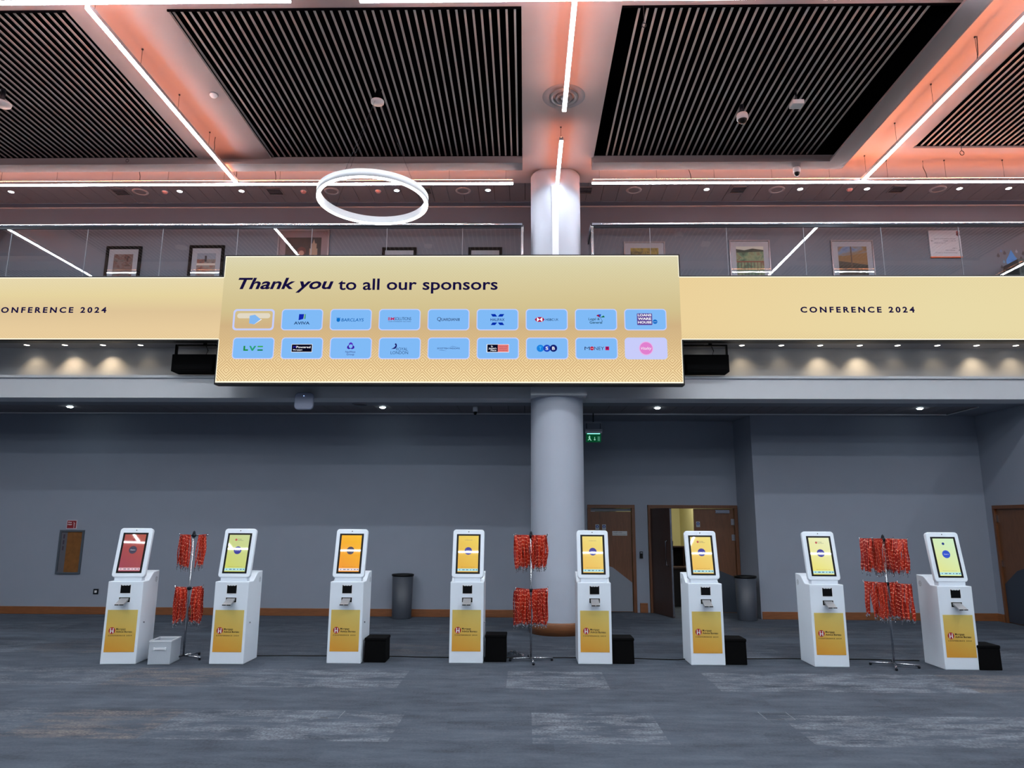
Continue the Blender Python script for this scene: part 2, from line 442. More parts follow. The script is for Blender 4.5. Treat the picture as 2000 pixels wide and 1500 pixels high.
# lower ceiling under the gallery
b = MB()
b.box(-14.1, 14.1, 11.2, 11.52, CZ, CZ+.05, SOFFIT)
b.box(-14.1, 7.93, 12.42, W, CZ, CZ+.05, SOFFIT)
b.box(.95, 3.98, W+.001, 13.3, CZ, CZ+.05, SOFFIT)
b.box(7.35, 14.1, 11.52, 12.42, CZ, CZ+.05, SOFFIT)
b.box(-14.1, 7.35, 12.40, 12.42, CZ-.012, CZ+.01, FASCIA)
b.box(7.35, 7.37, 11.52, 12.42, CZ-.012, CZ+.01, FASCIA)
b.box(-14.1, 7.35, 11.52, 12.40, CZ+.06, CZ+.08, BLACK)
x = -14.0
while x < 7.3:
    b.box(x, min(x+.272, 7.34), 11.522, 12.395, CZ+.012, CZ+.05, TILE); x += .28
struct(b.build('ceiling_lower'), 'low grey plank ceiling beneath the gallery', 'ceiling')

# gallery slab and fascia
b = MB()
b.box(-14.1, 14.1, 10.8, 11.2, CZ, 3.772, FASCIA)
b.box(-14.1, 14.1, 10.765, 11.2, 3.772, 3.812, FASCIA)
b.box(.085, .93, 10.5, 10.8, CZ, 3.9, FASCIA)
b.box(-14.1, 14.1, 11.2, 11.32, CZ+.05, 4.35, FASCIA)
b.box(-14.1, 14.1, 10.52, 11.3, 4.35, 4.5, SOFFIT)
b.box(-14.1, 14.1, 10.52, W, 4.5, 5.35, SOFFIT)
struct(b.build('trim_1'), 'pale fascia band and recess along the edge of the gallery', 'gallery edge')

# upper gallery ceiling
b = MB()
b.box(-14.1, 14.1, 10.22, 11.2, 7.24, 7.34, CEIL)
b.box(-14.1, 14.1, 11.16, 11.2, 7.34, 7.6, CEIL)
b.box(-14.1, 14.1, 11.18, W, 7.48, 7.6, BLACK)
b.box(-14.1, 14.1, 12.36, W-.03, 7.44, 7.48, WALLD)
x = -14.0
while x < 14:
    b.box(x, x+.272, 11.2, 12.355, 7.45, 7.475, TILE); x += .28
struct(b.build('ceiling_gallery'), 'purple-grey plank ceiling over the gallery', 'ceiling')

# main coffered ceiling: bays toward and behind the viewer
RZ = 7.16; HZ = 7.24; FZ = 6.96
rows = [(6.88, 10.2)] + [(6.88-4.05*k, 10.36-4.05*k) for k in (1, 2, 3)]
cols = [(-14.1, -10.25), (-9.07, -5.12), (-3.985, -.046), (1.06, 4.837)]
def field(b, xs, x_lo, x_hi, z, m, ys, y_lo, y_hi):
    """slab at z with openings xs x ys left out"""
    e = [x_lo]+[v for p in xs for v in p]+[x_hi]
    for i in range(0, len(e), 2):
        if e[i+1]-e[i] > .01: b.box(e[i], e[i+1], y_lo, y_hi, z, z+.12, m)
    ys = sorted(ys)
    for (c0, c1) in xs:
        e2 = [y_lo]+[v for p in ys for v in p]+[y_hi]
        for i in range(0, len(e2), 2):
            if e2[i+1]-e2[i] > .01: b.box(c0, c1, e2[i], e2[i+1], z, z+.12, m)
b = MB()
field(b, cols, -14.1, 4.857, RZ, CEIL, rows, -6.9, 10.2)
b.box(-.046, 1.03, 10.2, 10.55, RZ, RZ+.12, CEIL)
struct(b.build('ceiling_raft'), 'pink-lit ceiling with rectangular slatted openings', 'ceiling')
b = MB()
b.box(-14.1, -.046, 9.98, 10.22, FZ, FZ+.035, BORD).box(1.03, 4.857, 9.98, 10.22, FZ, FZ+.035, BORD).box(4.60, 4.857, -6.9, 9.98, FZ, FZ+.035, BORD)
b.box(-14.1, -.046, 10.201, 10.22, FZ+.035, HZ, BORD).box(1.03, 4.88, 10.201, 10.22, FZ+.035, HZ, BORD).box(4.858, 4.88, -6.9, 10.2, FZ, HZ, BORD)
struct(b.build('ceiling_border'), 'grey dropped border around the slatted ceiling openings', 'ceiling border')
b = MB()
field(b, [(5.93, 9.87), (10.9, 14.0)], 4.88, 14.1, HZ, CEIL, [(6.67, 10.1)]+rows[1:], -6.9, 10.22)
struct(b.build('ceiling_side'), 'orange-lit ceiling along the right of the hall', 'ceiling')
b = MB(); b.box(-14.1, 14.1, -7, 10.3, 7.85, 7.95, BLACK).box(-14.1, 14.1, 10.3, 10.36, 7.34, 7.95, BLACK)
struct(b.build('ceiling_void'), 'black void above the slatted openings', 'ceiling')

pos_names = {(1, 0): 'leftmost of the slatted ceiling panels in view, cut by the left edge', (2, 0): 'slatted ceiling panel left of the column, above the ring lamp',
             (3, 0): 'slatted ceiling panel right of the column, carrying the dome camera', (4, 0): 'slatted ceiling panel at the top right corner, lit red',}
def slats(cx0, cx1, y0, y1, z, label, gap0=0.0, gap1=0.0):
    t = thing('slatted_ceiling_panel', label, 'ceiling panel', ((cx0+cx1)/2, (y0+y1)/2, z))
    hx = (cx1-cx0)/2; hy = (y1-y0)/2
    b = MB(); x = -hx+.02+gap0
    while x < hx-.02-gap1:
        b.box(x, x+.0245, -hy+.003, hy-.003, 0, .010, SLAT); x += .0935
    b.build('slats', t)
    b = MB(); b.box(-hx+.003, hx-.003, -hy+.003, -hy+.02, -.05, .4, BLACK).box(-hx+.003, hx-.003, hy-.02, hy-.003, -.0, .4, BLACK)
    b.box(-hx+.003, -hx+.012, -hy+.02, hy-.02, .0, .4, BLACK).box(hx-.012, hx-.003, -hy+.02, hy-.02, 0, .4, BLACK)
    b.build('support_frame', t)
    return t
for j, (y0, y1) in enumerate(rows[:3]):
    for i, (x0, x1) in enumerate(cols):
        if i == 0 and j == 0: continue
        lab = pos_names.get((i, j)) or 'black slatted ceiling panel overhead, seen only reflected in the gallery glass'
        o = slats(x0, x1, y0, y1, RZ+.03, lab, .17 if i == 3 else 0, .30 if i == 3 else 0)
        if j: o['group'] = 'slatted ceiling panels seen only in reflection'
    yy = (6.67, 10.1) if j == 0 else (y0, y1)
    o = slats(5.93, 9.87, *yy, HZ+.03, pos_names[(4, 0)] if j == 0 else 'black slatted ceiling panel overhead, seen only reflected in the gallery glass')
    if j: o['group'] = 'slatted ceiling panels seen only in reflection'

# ================================================================== COLUMN
CX, CY, CR = .497, 10.965, .405
t = thing('round_column', 'round pale grey column with wooden skirting in the middle of the hall', 'column', (CX, CY, 0))
b = MB(); b.lathe([(CR, .17), (CR, 7.2)], COLP, seg=64, caps=False); b.build('shaft', t)
b = MB(); b.lathe([(CR, 0), (CR+.02, 0), (CR+.02, .16), (CR+.01, .175), (CR, .175)], WOOD, seg=64, caps=False); b.build('skirting', t)
b = MB(); b.box(-.075, .03, -CR-.03, -CR+.02, 5.36, 6.86, WHITE2); b.build('cable_trunking', t, bevel=.004)

# ================================================================== LINEAR LIGHTS
def linear(x0, x1, y0, y1, label, z=6.87, w=.055, h=.06, cz=RZ, wires=True, up=True, flex=None, uw=None):
    """suspended linear light; runs along x or y"""
    t = thing('linear_light', label, 'ceiling light', ((x0+x1)/2, (y0+y1)/2, z))
    L = max(x1-x0, y1-y0)/2; alongx = (x1-x0) > (y1-y0)
    def B(m, a0, a1, b0, b1, c0, c1, mt):
        if alongx: m.box(a0, a1, b0, b1, c0, c1, mt)
        else: m.box(b0, b1, a0, a1, c0, c1, mt)
    b = MB(); B(b, -L, L, -w/2, w/2, .012, h, HOUS); b.build('housing', t)
    b = MB(); B(b, -L+.004, L-.004, -w/2+.004, w/2-.004, 0, .012, DIFF); b.build('diffuser', t)
    if up:
        b = MB(); q = .0025
        pts = [(-q, h+.001), (q, h+.001), (q, h+.014), (-q, h+.014)]
        UM = UPL2 if (x0 > 5 or (alongx and y0 > 10)) else UPL
        if alongx: b.prism(pts, -L+.02, L-.02, UM, 'x')
        else: b.prism(pts, -L+.02, L-.02, UM, 'y')
        o = b.build('uplight', t)
    if wires:
        n = max(2, int(round(2*L/.86)))
        for i in range(n):
            a = -L+.12+(2*L-.24)*i/(n-1)
            p = (a, 0) if alongx else (0, a)
            b = MB(); b.tube([(p[0], p[1], h), (p[0], p[1], cz-z)], .0022, DARKM, 5)
            b.lathe([(.012, cz-z-.012), (.012, cz-z)], DARKM, p[0], p[1], seg=8)
            b.build('suspension_wire', t)
    for a in (flex or []):
        p = (a, 0) if alongx else (0, a); q = (a-.03, .02) if alongx else (.02, a-.03)
        H_ = cz-z
        b = MB(); b.tube([(p[0], p[1], h), ((p[0]+q[0])/2+.008, (p[1]+q[1])/2, h+(H_-h)*.3), (q[0]-.006, q[1], h+(H_-h)*.65), (q[0], q[1], H_)], .005, DARKM, 6)
        b.build('power_cable', t)
    return t
SX = (-9.6, -4.61, .508, 5.30, 10.3)
# in view
linear(-4.61, -4.61+.0, 6.5, 10.46, 'long white linear light running away over the left of the hall, joining the far one', flex=[1.1, 3.0-1.98+.9])
linear(.508, .508, 6.5, 8.47, 'white linear light over the middle, its end beneath the round ceiling diffuser')
linear(.508, .508, 9.2, 10.51, 'short white linear light ending against the column')
linear(5.30, 5.30, 6.5, 10.44, 'long white linear light running away over the right of the hall', cz=HZ, flex=[-.9])
linear(-14.0, -.19, 10.475, 10.475+.0, 'white linear light along the gallery, left of the column', z=6.862, cz=HZ, flex=[.9, 3.1])
linear(1.055, 14.0, 10.475, 10.475, 'white linear light along the gallery, right of the column', z=6.862, cz=HZ, flex=[-4.9, -1.2])
linear(-8.6, -2.43, 6.42, 6.42, 'white linear light crossing the top edge, left part')
linear(-1.72, 2.70, 6.43, 6.43, 'white linear light crossing the top edge above the column')
linear(3.05, 9.3, 6.44, 6.44, 'white linear light crossing the top edge, right part')
# bays behind the viewer, same layout
G = 'linear lights further back in the hall'
LB = 'white suspended linear light further back, seen only reflected in the gallery glass'
for k in (1, 2, 3):
    yf = 6.43-4.05*k
    for sx_ in SX:
        o = linear(sx_, sx_, yf+.08, yf+3.98, LB, wires=False, up=(k == 1)); o['group'] = G
    for a, c in ((-10.2, -5.0), (-4.2, .1), (.9, 4.9), (5.5, 10.6)):
        o = linear(a, c, yf, yf, LB, wires=False, up=(k == 1)); o['group'] = G
for sx_ in (SX[0], SX[4]):
    o = linear(sx_, sx_, 6.5, 10.4, LB, wires=False); o['group'] = G

# ring lamp
RX, RY, RR, RZ2 = -1.915, 8.30, .69, 5.53
t = thing('ring_pendant_lamp', 'large glowing white ring lamp hung above the video screen', 'pendant lamp', (RX, RY, RZ2))
b = MB(); n = 96
b.lathe([(RR-.045, .005), (RR-.045, .095), (RR, .095), (RR, .005), (RR-.045, .005)], WHITE2, seg=n, caps=False); b.build('ring_housing', t)
b = MB(); b.lathe([(RR-.042, -.006), (RR-.042, .004), (RR-.002, .004), (RR-.002, -.006), (RR-.042, -.006)], RINGL, seg=n, caps=False); b.build('diffuser', t)
for a in (.5, 2.6, 4.4):
    b = MB(); px, py = (RR-.02)*math.cos(a), (RR-.02)*math.sin(a)
    b.tube([(px, py, .07), (.06*math.cos(a), .06*math.sin(a), 1.375)], .002, DARKM, 5); b.build('suspension_wire', t)
b = MB(); b.lathe([(.0, 1.365), (.082, 1.37), (.085, 1.385), (.085, 1.40), (.0, 1.40)], WHITE2, seg=32, caps=False); b.build('ceiling_rose', t)
b = MB(); b.tube([(0, .03, 1.40), (-.03, .06, 1.5), (.0, .08, 1.62)], .035, BLACK, 8); b.build('cable_hose', t)

# ceiling diffuser over the middle beam
t = thing('round_air_diffuser', 'round grey air diffuser in the pink ceiling beam', 'air vent', (.51, 8.58, RZ))
for r0, r1, zz, m in ((.285, .20, -.006, GREY), (.185, .135, -.03, ALU), (.11, .07, -.045, GREY), (.055, .0, -.03, ALU)):
    b = MB(); b.lathe([(r0, -.001), (r0-.01, zz), (r1+.005, zz*.5-.004), (r1, -.001)], m, seg=40, caps=False); b.build('louvre_ring', t)

# ================================================================== VIDEO WALL
LX0, LX1, LZ0, LZ1, LY = -4.57, 2.31, 3.585, 5.55, 10.2
RB0, RB1 = 4.24, 5.215
led = thing('led_video_wall', 'wide glowing yellow video wall thanking sponsors, with ribbons left and right', 'video screen', (0, LY, 0))
b = MB()
b.box(LX0-.02, LX1+.02, .006, .17, LZ0-.025, LZ1+.02, BLK)
b.box(-14.0, LX0-.02, .006, .14, RB0-.02, RB1+.02, BLK).box(LX1+.02, 14.0, .006, .14, RB0-.02, RB1+.02, BLK)
b.box(-4.3, 2.0, .17, .32, 4.4, 5.3, BLK)
b.build('casing', led)
b = MB()
b.flat([(-14, RB0), (LX0, RB0), (LX0, LZ0), (LX1, LZ0), (LX1, RB0), (14, RB0), (14, RB1), (LX1, RB1), (LX1, LZ1), (LX0, LZ1), (LX0, RB1), (-14, RB1)], 0, LEDM)
b.build('display_surface', led, solid=False)
EDGE = E((255, 248, 225), 1.15); ew = .014
b = MB(); y = -.002
for (x0, x1, z0, z1) in ((-14, LX0, RB0, RB0+ew), (-14, LX0, RB1-ew, RB1), (LX1, 14, RB0, RB0+ew), (LX1, 14, RB1-ew, RB1), (LX0, LX1, LZ0, LZ0+ew*1.4),
                         (LX0, LX1, LZ1-ew, LZ1), (LX0, LX0+ew*.7, LZ0, RB0), (LX0, LX0+ew*.7, RB1, LZ1), (LX1-ew*.7, LX1, LZ0, RB0), (LX1-ew*.7, LX1, RB1, LZ1)):
    b.rect(x0, x1, z0, z1, y, EDGE)
b.build('bright_edge', led, solid=False)
NAVY = E((22, 16, 62)); HALO = E((250, 245, 240))
b = MB()
b.text('Thank you', -4.345, -2.893, 5.028, .18, -.008, NAVY, .024, .26)
b.text('to all our sponsors', -2.82, -.413, 5.012, .18, -.008, NAVY, .015)
b.build('headline', led, solid=False)
for x0, x1, nm in ((-8.06, -6.312, 'left'), (4.077, 5.75, 'right')):
    b = MB(); b.text('CONFERENCE 2024', x0, x1, 4.655, .09, -.008, NAVY, .034, 0, 1.45); b.build('ribbon_lettering', led, solid=False)

# sponsor tiles, built in their own frame: centre of the tile at 0,0
BLUE = E((128, 186, 246)); RIM = E((196, 206, 252)); TN = E((24, 62, 108)); TNB = E((20, 24, 76)); WHT = E((250, 250, 255))
def logo(k):
    b = MB(); y = -.003; y2 = -.006; y3 = -.009
    if k == 0:      # animated tile: white bar and a blue arrow shape
        b.rrect(-.25, .25, .02, .10, .04, y, E((226, 216, 196)))
        b.flat([(-.06, -.06), (.02, -.075), (.115, .0), (.02, .075), (-.06, .06)], y2, E((132, 184, 240)))
        b.flat([(.0, -.09), (.02, -.075), (.13, .0), (.115, .005)], y3, WHT)
    if k == 1:      # two-tone flag above AVIVA
        b.flat([(-.052, -.01), (.018, .01), (.028, .085), (-.048, .085)], y, E((16, 40, 176)))
        b.flat([(.018, .01), (.034, .01), (.04, .085), (.028, .085)], y, E((160, 200, 170)))
        b.flat([(.034, .01), (.05, .01), (.052, .085), (.04, .085)], y, E((40, 140, 120)))
        b.text('AVIVA', -.118, .118, -.075, .045, y, TN, .02)
    if k == 2:
        b.disc(-.185, -.005, .028, y, E((10, 110, 200)), sz=1.1)
        for q in (-1, 0, 1): b.flat([(-.185+q*.02-.008, .015), (-.185+q*.02+.008, .015), (-.185+q*.024, .04)], y2, E((10, 110, 200)))
        b.text('BARCLAYS', -.14, .195, -.028, .048, y, E((8, 100, 176)), .012, .12)
    if k == 3:
        b.text('BM', -.17, -.08, -.01, .046, y, E((190, 20, 80)), .014)
        b.text('SOLUTIONS', -.075, .175, -.01, .046, y, TN, -.004, 0, .85)
        b.text('YOUR INTERMEDIARY SOLUTIONS', -.17, .172, -.038, .014, y, TN, 0)
    if k == 4:
        b.text('Q', -.17, -.11, -.02, .056, y, TNB, -.005)
        b.text('UARDIAN', -.108, .125, -.02, .043, y, TNB, .005)
        for q in range(3): b.rect(.135+q*.012, .142+q*.012, -.02, .022, y, TN)
    if k == 5:
        K = E((0, 44, 170))
        for s1 in (-1, 1):
            for s2 in (-1, 1):
                b.flat([(s1*.10, s2*.085), (s1*.035, s2*.085), (s1*.005, s2*.045), (s1*.075, s2*.045)], y, K)
        b.text('HALIFAX', -.105, .105, -.022, .042, y, E((10, 50, 120)), .012)
    if k == 6:
        R_ = E((170, 20, 70))
        b.rect(-.145, -.065, -.037, .037, y, WHT)
        b.flat([(-.145, -.037), (-.145, .037), (-.18, 0)], y, R_).flat([(-.065, -.037), (-.03, 0), (-.065, .037)], y, R_)
        b.flat([(-.145, .037), (-.105, 0), (-.065, .037)], y2, R_).flat([(-.145, -.037), (-.065, -.037), (-.105, 0)], y2, R_)
        b.text('HSBC', -.015, .105, -.018, .035, y, TN, .014).text('UK', .115, .175, -.018, .035, y, TN)
    if k == 7:
        b.text('Legal &', -.11, .055, -.01, .038, y, E((8, 70, 90)), .008).text('General', -.095, .09, -.062, .038, y, E((8, 70, 90)), .014)
        for i, c in enumerate(((150, 20, 60), (30, 70, 190), (130, 195, 240), (20, 110, 70))):
            a0, a1 = PI*.95-i*.62, PI*.95-(i+1)*.62
            cx, cz = .06, .03; tl = -.45
            f = lambda a: (cx+.062*math.cos(a+tl)*1.1, cz+.05*math.sin(a+tl))
            b.flat([(cx, cz), f(a1), f((a0+a1)/2), f(a0)], y2, E(c))
        b.flat([(.06, .03), (.064, .032), (.10, -.03), (.096, -.032)], y2, TN)
    if k == 8:
        b.rrect(-.125, .1, -.085, .095, .012, y, E((96, 74, 150)))
        for i, s in enumerate(('LOANS', 'WARE', 'HOUSE')): b.text(s, -.112, .088 if i != 1 else .085, .05-i*.055, .036, y2, WHT, .03)
        b.disc(.14, -.035, .034, y3, E((20, 110, 200))).text('smart', .118, .162, -.04, .010, y3-.002, WHT)
    if k == 9:
        for i, (p, c) in enumerate((([(-.145, .035), (-.12, .035), (-.12, -.018), (-.075, -.018), (-.075, -.04), (-.145, -.04)], (30, 140, 60)),
                       ([(-.06, .035), (-.035, .035), (-.01, -.01), (.015, .035), (.045, .035), (0, -.04), (-.02, -.04)], (40, 160, 120)),
                       ([(.065, .035), (.145, .035), (.145, .015), (.065, .015)], (60, 170, 80)), ([(.065, -.018), (.145, -.018), (.145, -.04), (.065, -.04)], (20, 130, 90)))):
            b.flat(p, y, E(c))
    if k == 10:
        b.rect(-.155, .155, -.062, .062, y, WHT).rect(-.15, .15, -.056, .056, y2, E((8, 8, 30)))
        b.text('M', -.125, -.085, 0, .032, y3, E((60, 50, 200)), 0).text('Powered', -.08, .13, 0, .032, y3, WHT, .012)
        b.text('Mortgages', -.127, .01, -.034, .018, y3, WHT, .012)
    if k == 11:
        K = E((60, 20, 160)); K2 = E((86, 40, 190))
        for i in range(3):
            a = PI/2+i*2*PI/3; ca, sa = math.cos(a), math.sin(a)
            g = lambda u, v: (u*ca-v*sa, .03+u*sa+v*ca)
            b.flat([g(.012, -.034), g(.044, -.026), g(.062, .0), g(.046, .026), g(.014, .03), g(.032, 0)], y, K if i else K2)
        b.text('NatWest', -.075, .075, -.07, .03, y, E((44, 26, 120))).text('Group', -.057, .057, -.108, .03, y, E((44, 26, 120)))
    if k == 12:
        K = E((24, 20, 100))
        b.flat([(-.125, -.01), (-.08, .012), (-.06, .04), (-.075, .062), (-.06, .078), (-.045, .062), (-.04, .03), (-.06, -.005), (-.085, -.01)], y, K)
        b.text('ROYAL', -.05, .122, -.035, .045, y, E((14, 60, 110)), -.003).text('LONDON', -.13, .128, -.09, .045, y, E((14, 60, 110)), -.003)
    if k == 13:
        K = E((26, 50, 110))
        b.text('SCOTTISH WIDOWS', -.17, .165, -.012, .022, y, K, .012)
        b.flat([(.01, .022), (.06, .034), (.15, .018), (.06, .030)], y, K).flat([(-.15, -.036), (-.10, -.026), (-.02, -.042), (-.1, -.031)], y, K)
    if k == 14:
        b.rect(-.165, .165, -.062, .062, y, WHT).rect(-.155, 0, -.056, .056, y2, E((8, 10, 34))).rect(0, .16, -.056, .056, y2, E((226, 122, 120)))
        for i, s in enumerate(('St.', "James's", 'Place')): b.text(s, -.10 if i == 0 else (-.135 if i == 1 else -.105), -.07 if i == 0 else -.02, .018-i*.03, .022, y3, WHT, .02)
        for i, s in enumerate(('Financial', 'Adviser', 'Academy')): b.text(s, .02, .14, .018-i*.028, .015, y3, E((150, 50, 60)), .0)
    if k == 15:
        for x_, c, ch in ((-.10, (24, 130, 226), 'T'), (-.003, (30, 70, 190), 'S'), (.094, (18, 30, 110), 'B')):
            b.disc(x_, 0, .054, y if ch == 'T' else (y2 if ch == 'S' else y3), E(c))
            b.text(ch, x_-.02, x_+.02, -.024, .048, -.012, WHT if ch != 'T' else E((90, 190, 250)), .015)
    if k == 16:
        b.text('M', -.175, -.10, -.026, .05, y, TNB, -.004).disc(-.067, -.001, .029, y, E((190, 20, 60))).text('virgin', -.09, -.044, -.006, .01, y2, WHT)
        b.text('NEY', -.033, .11, -.026, .05, y, TNB, -.004).rect(.13, .185, -.028, .028, y, E((200, 20, 80))).rect(.14, .175, -.01, .02, y2, E((120, 20, 100)))
    if k == 17:
        b.disc(0, 0, .105, y, E((232, 178, 232))).disc(0, 0, .092, y2, E((224, 128, 206))).text('Vitality', -.075, .08, -.02, .04, y3, WHT, .0, .3)
    return b
TW, TH = .624, .33
names = ['arrow animation', 'green and blue flag', 'eagle', 'plain lettering', 'plain lettering']
for r in range(2):
    for i in range(9):
        k = r*9+i
        cx = (-4.068 if r == 0 else -4.04)+i*(.7315 if r == 0 else .7275)-.0; cz = 4.545 if r == 0 else 4.105
        b = MB()
        if k == 0:
            o_ = rrpts(-TW/2, TW/2, -TH/2, TH/2, .055); i_ = rrpts(-TW/2+.028, TW/2-.028, -TH/2+.028, TH/2-.028, .04)
            for j in range(len(o_)):
                j2 = (j+1) % len(o_); b.flat([o_[j], o_[j2], i_[j2], i_[j]], 0, RIM)
        else:
            b.rrect(-TW/2, TW/2, -TH/2, TH/2, .055, 0, RIM)
            b.rrect(-TW/2+.014, TW/2-.014, -TH/2+.014, TH/2-.014, .045, -.002, BLUE if k != 17 else E((200, 204, 250)))
        o = b.build('sponsor_tile', led, (cx, -.006, cz), solid=False)
        logo(k).build('logo', o, (0, -.001, 0), solid=False)

# black loudspeakers hung below the ribbons
for cx, lab in ((-5.115, 'black loudspeaker hung under the left video ribbon'), (2.765, 'black loudspeaker hung under the right video ribbon')):
    t = thing('hanging_loudspeaker', lab, 'loudspeaker', (cx, 10.6, 3.84))
    b = MB(); s_ = 1 if cx > 0 else -1
    b.prism([(-.34, .27), (.34, .27), (.29 if s_ < 0 else .34, 0), (-.34 if s_ < 0 else -.29, 0)], 0, .26, BFAB, 'y'); b.build('cabinet', t, bevel=.008)
    b = MB(); b.box(-.30, .30, -.008, .0, .03, .24, BFAB); b.build('grille', t)
    b = MB(); b.box(-.355, -.335, .1, .16, .15, .43, BLK).box(.335, .355, .1, .16, .15, .43, BLK).box(-.355, .355, .1, .16, .43, .45, BLK); b.build('yoke_bracket', t)
    b = MB(); b.tube([(.1, .13, .45), (.1, .13, .51)], .03, BLK, 10); b.tube([(.12, .13, .27), (.15, .14, .36), (.11, .13, .45)], .006, BLK, 6); b.build('mounting_clamp', t)

# small downlights in the gallery soffit, each with its own spot lamp
sp = [(-8.03, .7), (-7.41, 1.4), (-6.79, 1.4), (-6.18, .15), (-5.56, .1), (-4.97, .1), (2.84, .2), (3.43, .5), (4.05, .2), (4.66, 1.1), (5.28, 1.3), (5.87, .15), (6.49, .2), (7.10, 1.1), (7.71, .7), (8.32, .8)]
for i, (x, p) in enumerate(sp):
    side = 'left' if x < 0 else 'right'
    t = thing('soffit_downlight', 'small bright recessed downlight under the %s video ribbon' % side, 'downlight', (x, 10.98, 4.35), group='soffit downlights under the %s ribbon' % side)
    b = MB(); b.lathe([(.05, -.004), (.05, 0), (.04, -.001), (.04, -.004), (.05, -.004)], WHITE2, seg=20, caps=False); b.build('trim_ring', t)
    b = MB(); b.lathe([(.0, -.003), (.039, -.003)], DOWNW, seg=20, caps=False); b.build('lens', t)
    ld = bpy.data.lights.new('spot_lamp', 'SPOT'); ld.energy = 11*p; ld.color = (1, .76, .48); ld.spot_size = math.radians(100); ld.spot_blend = 1; ld.shadow_soft_size = .03
    lo = bpy.data.objects.new('spot_lamp', ld); C.objects.link(lo); lo.parent = t; lo.location = (0, 0, -.02); lo.rotation_euler = (math.radians(14), math.radians(-8), 0)

# ================================================================== GALLERY BALUSTRADES
def balustrade(x0, x1, joins, label, endx, s):
    t = thing('glass_balustrade', label, 'balustrade', (0, 10.75, 5.35))
    b = MB(); b.tube([(x0, 0, .945), (x1, 0, .945)], .026, CHROME, 14)
    b.tube([(endx, 0, .945), (endx, .7, .945)], .026, CHROME, 14); b.build('handrail', t)
    b = MB(); b.box(x0, x1, -.012, .012, .885, .918, DARKM); b.box(endx-.012, endx+.012, 0, .7, .885, .918, DARKM); b.build('top_channel', t)
    e = [x0]+joins+[x1]
    for a, c in zip(e, e[1:]):
        b = MB(); b.box(a+.004, c-.004, -.006, .006, .02, .885, GLASS); b.build('glass_panel', t)
        if c != x1:
            b = MB(); b.box(c-.004, c+.004, -.0065, .0065, .02, .885, GREY); b.build('panel_joint', t)
    b = MB(); b.box(endx-.006, endx+.006, .02, .68, .02, .885, GLASS); b.build('glass_panel', t)
    b = MB(); b.box(endx-.02, endx+.02, -.02, .02, 0, .9, STEEL); b.build('end_post', t, bevel=.003)
    return t
balustrade(-14, -.048, [-13.2, -12, -10.8, -9.6, -8.361, -7.108, -5.876, -4.65, -3.445, -2.229, -1.009], 'glass balustrade with chrome handrail, left of the column', -.048, -1)
balustrade(1.074, 14, [1.996, 3.215, 4.438, 5.663, 6.884, 8.1, 9.3, 10.5, 11.7, 12.9], 'glass balustrade with chrome handrail, right of the column', 1.074, 1)

# ================================================================== PICTURES ON THE GALLERY WALL
PGL = glass('picture_glass', .9, (.98, .98, .98))
def frame(x0, x1, zt, label, fm, fw, matc, pm, extra=None, h=None):
    wd = x1-x0; h = h or wd*1.3
    t = thing('framed_picture', label, 'picture', ((x0+x1)/2, W, zt-h)); X = wd/2
    b = MB(); f = fw
    b.box(-X, X, -.03, 0, 0, f, fm).box(-X, X, -.03, 0, h-f, h, fm).box(-X, -X+f, -.03, 0, f, h-f, fm).box(X-f, X, -.03, 0, f, h-f, fm); b.build('frame', t)
    b = MB(); b.box(-X+f, X-f, -.012, -.001, f, h-f, matc); b.build('mount_board', t)
    mw = .1 if wd < .9 else .12
    b = MB(); b.rect(-X+f+mw, X-f-mw, f+mw, h-f-mw, -.014, pm)
    if extra: extra(b, X-f-mw, f+mw, h-f-mw)
    b.build('artwork', t, solid=False)
    b = MB(); b.rect(-X+f, X-f, f, h-f, -.026, PGL); b.build('glazing', t, solid=False)
MATB = mat('mount_card', (150, 156, 168), .8); FBLK = mat('black_frame', (5, 5, 7), .5, spec=.1); FSIL = mat('silver_frame', (120, 118, 126), .35, .6)
pa = painting('painting_red_brown', [(40, 30, 34), (110, 60, 56), (120, 110, 108), (66, 56, 60)], 9)
pb = painting('painting_harbour', [(60, 66, 80), (150, 90, 74), (150, 150, 150), (110, 52, 44)], 6)
pc_ = painting('painting_dark', [(22, 20, 26), (34, 28, 34), (60, 44, 46)], 4)
pd_ = painting('painting_green', [(40, 60, 46), (90, 130, 100), (140, 160, 120), (120, 80, 50)], 5)
pe = painting('painting_coast', [(60, 90, 160), (120, 150, 190), (150, 120, 70), (70, 66, 50)], 3)
pf = painting('painting_yellow', [(60, 50, 30), (170, 150, 60), (120, 110, 50), (40, 36, 34)], 6)
def ex_b(b, X, z0, z1):
    b.rect(-X, X, z1-.12, z1, -.0155, P((120, 130, 146))).rect(-.03, .01, z1-.17, z1-.05, -.017, P((40, 40, 50))).rect(-X, X, z1-.24, z1-.2, -.017, P((190, 180, 172)))
def ex_c(b, X, z0, z1):
    c = P((150, 128, 112)); b.rect(.12, .27, z0, z1-.22, -.0155, c).rect(.14, .25, z1-.22, z1-.12, -.0155, c).flat([(.17, z1-.12), (.22, z1-.12), (.195, z1-.03)], -.0155, c)
    b.disc(-.03, z1-.27, .085, -.0165, P((84, 40, 40))).disc(-.03, z1-.31, .05, -.0175, P((172, 128, 116))).flat([(-.14, z1-.5), (.09, z1-.5), (.05, z1-.37), (-.1, z1-.37)], -.0168, P((58, 40, 44)))
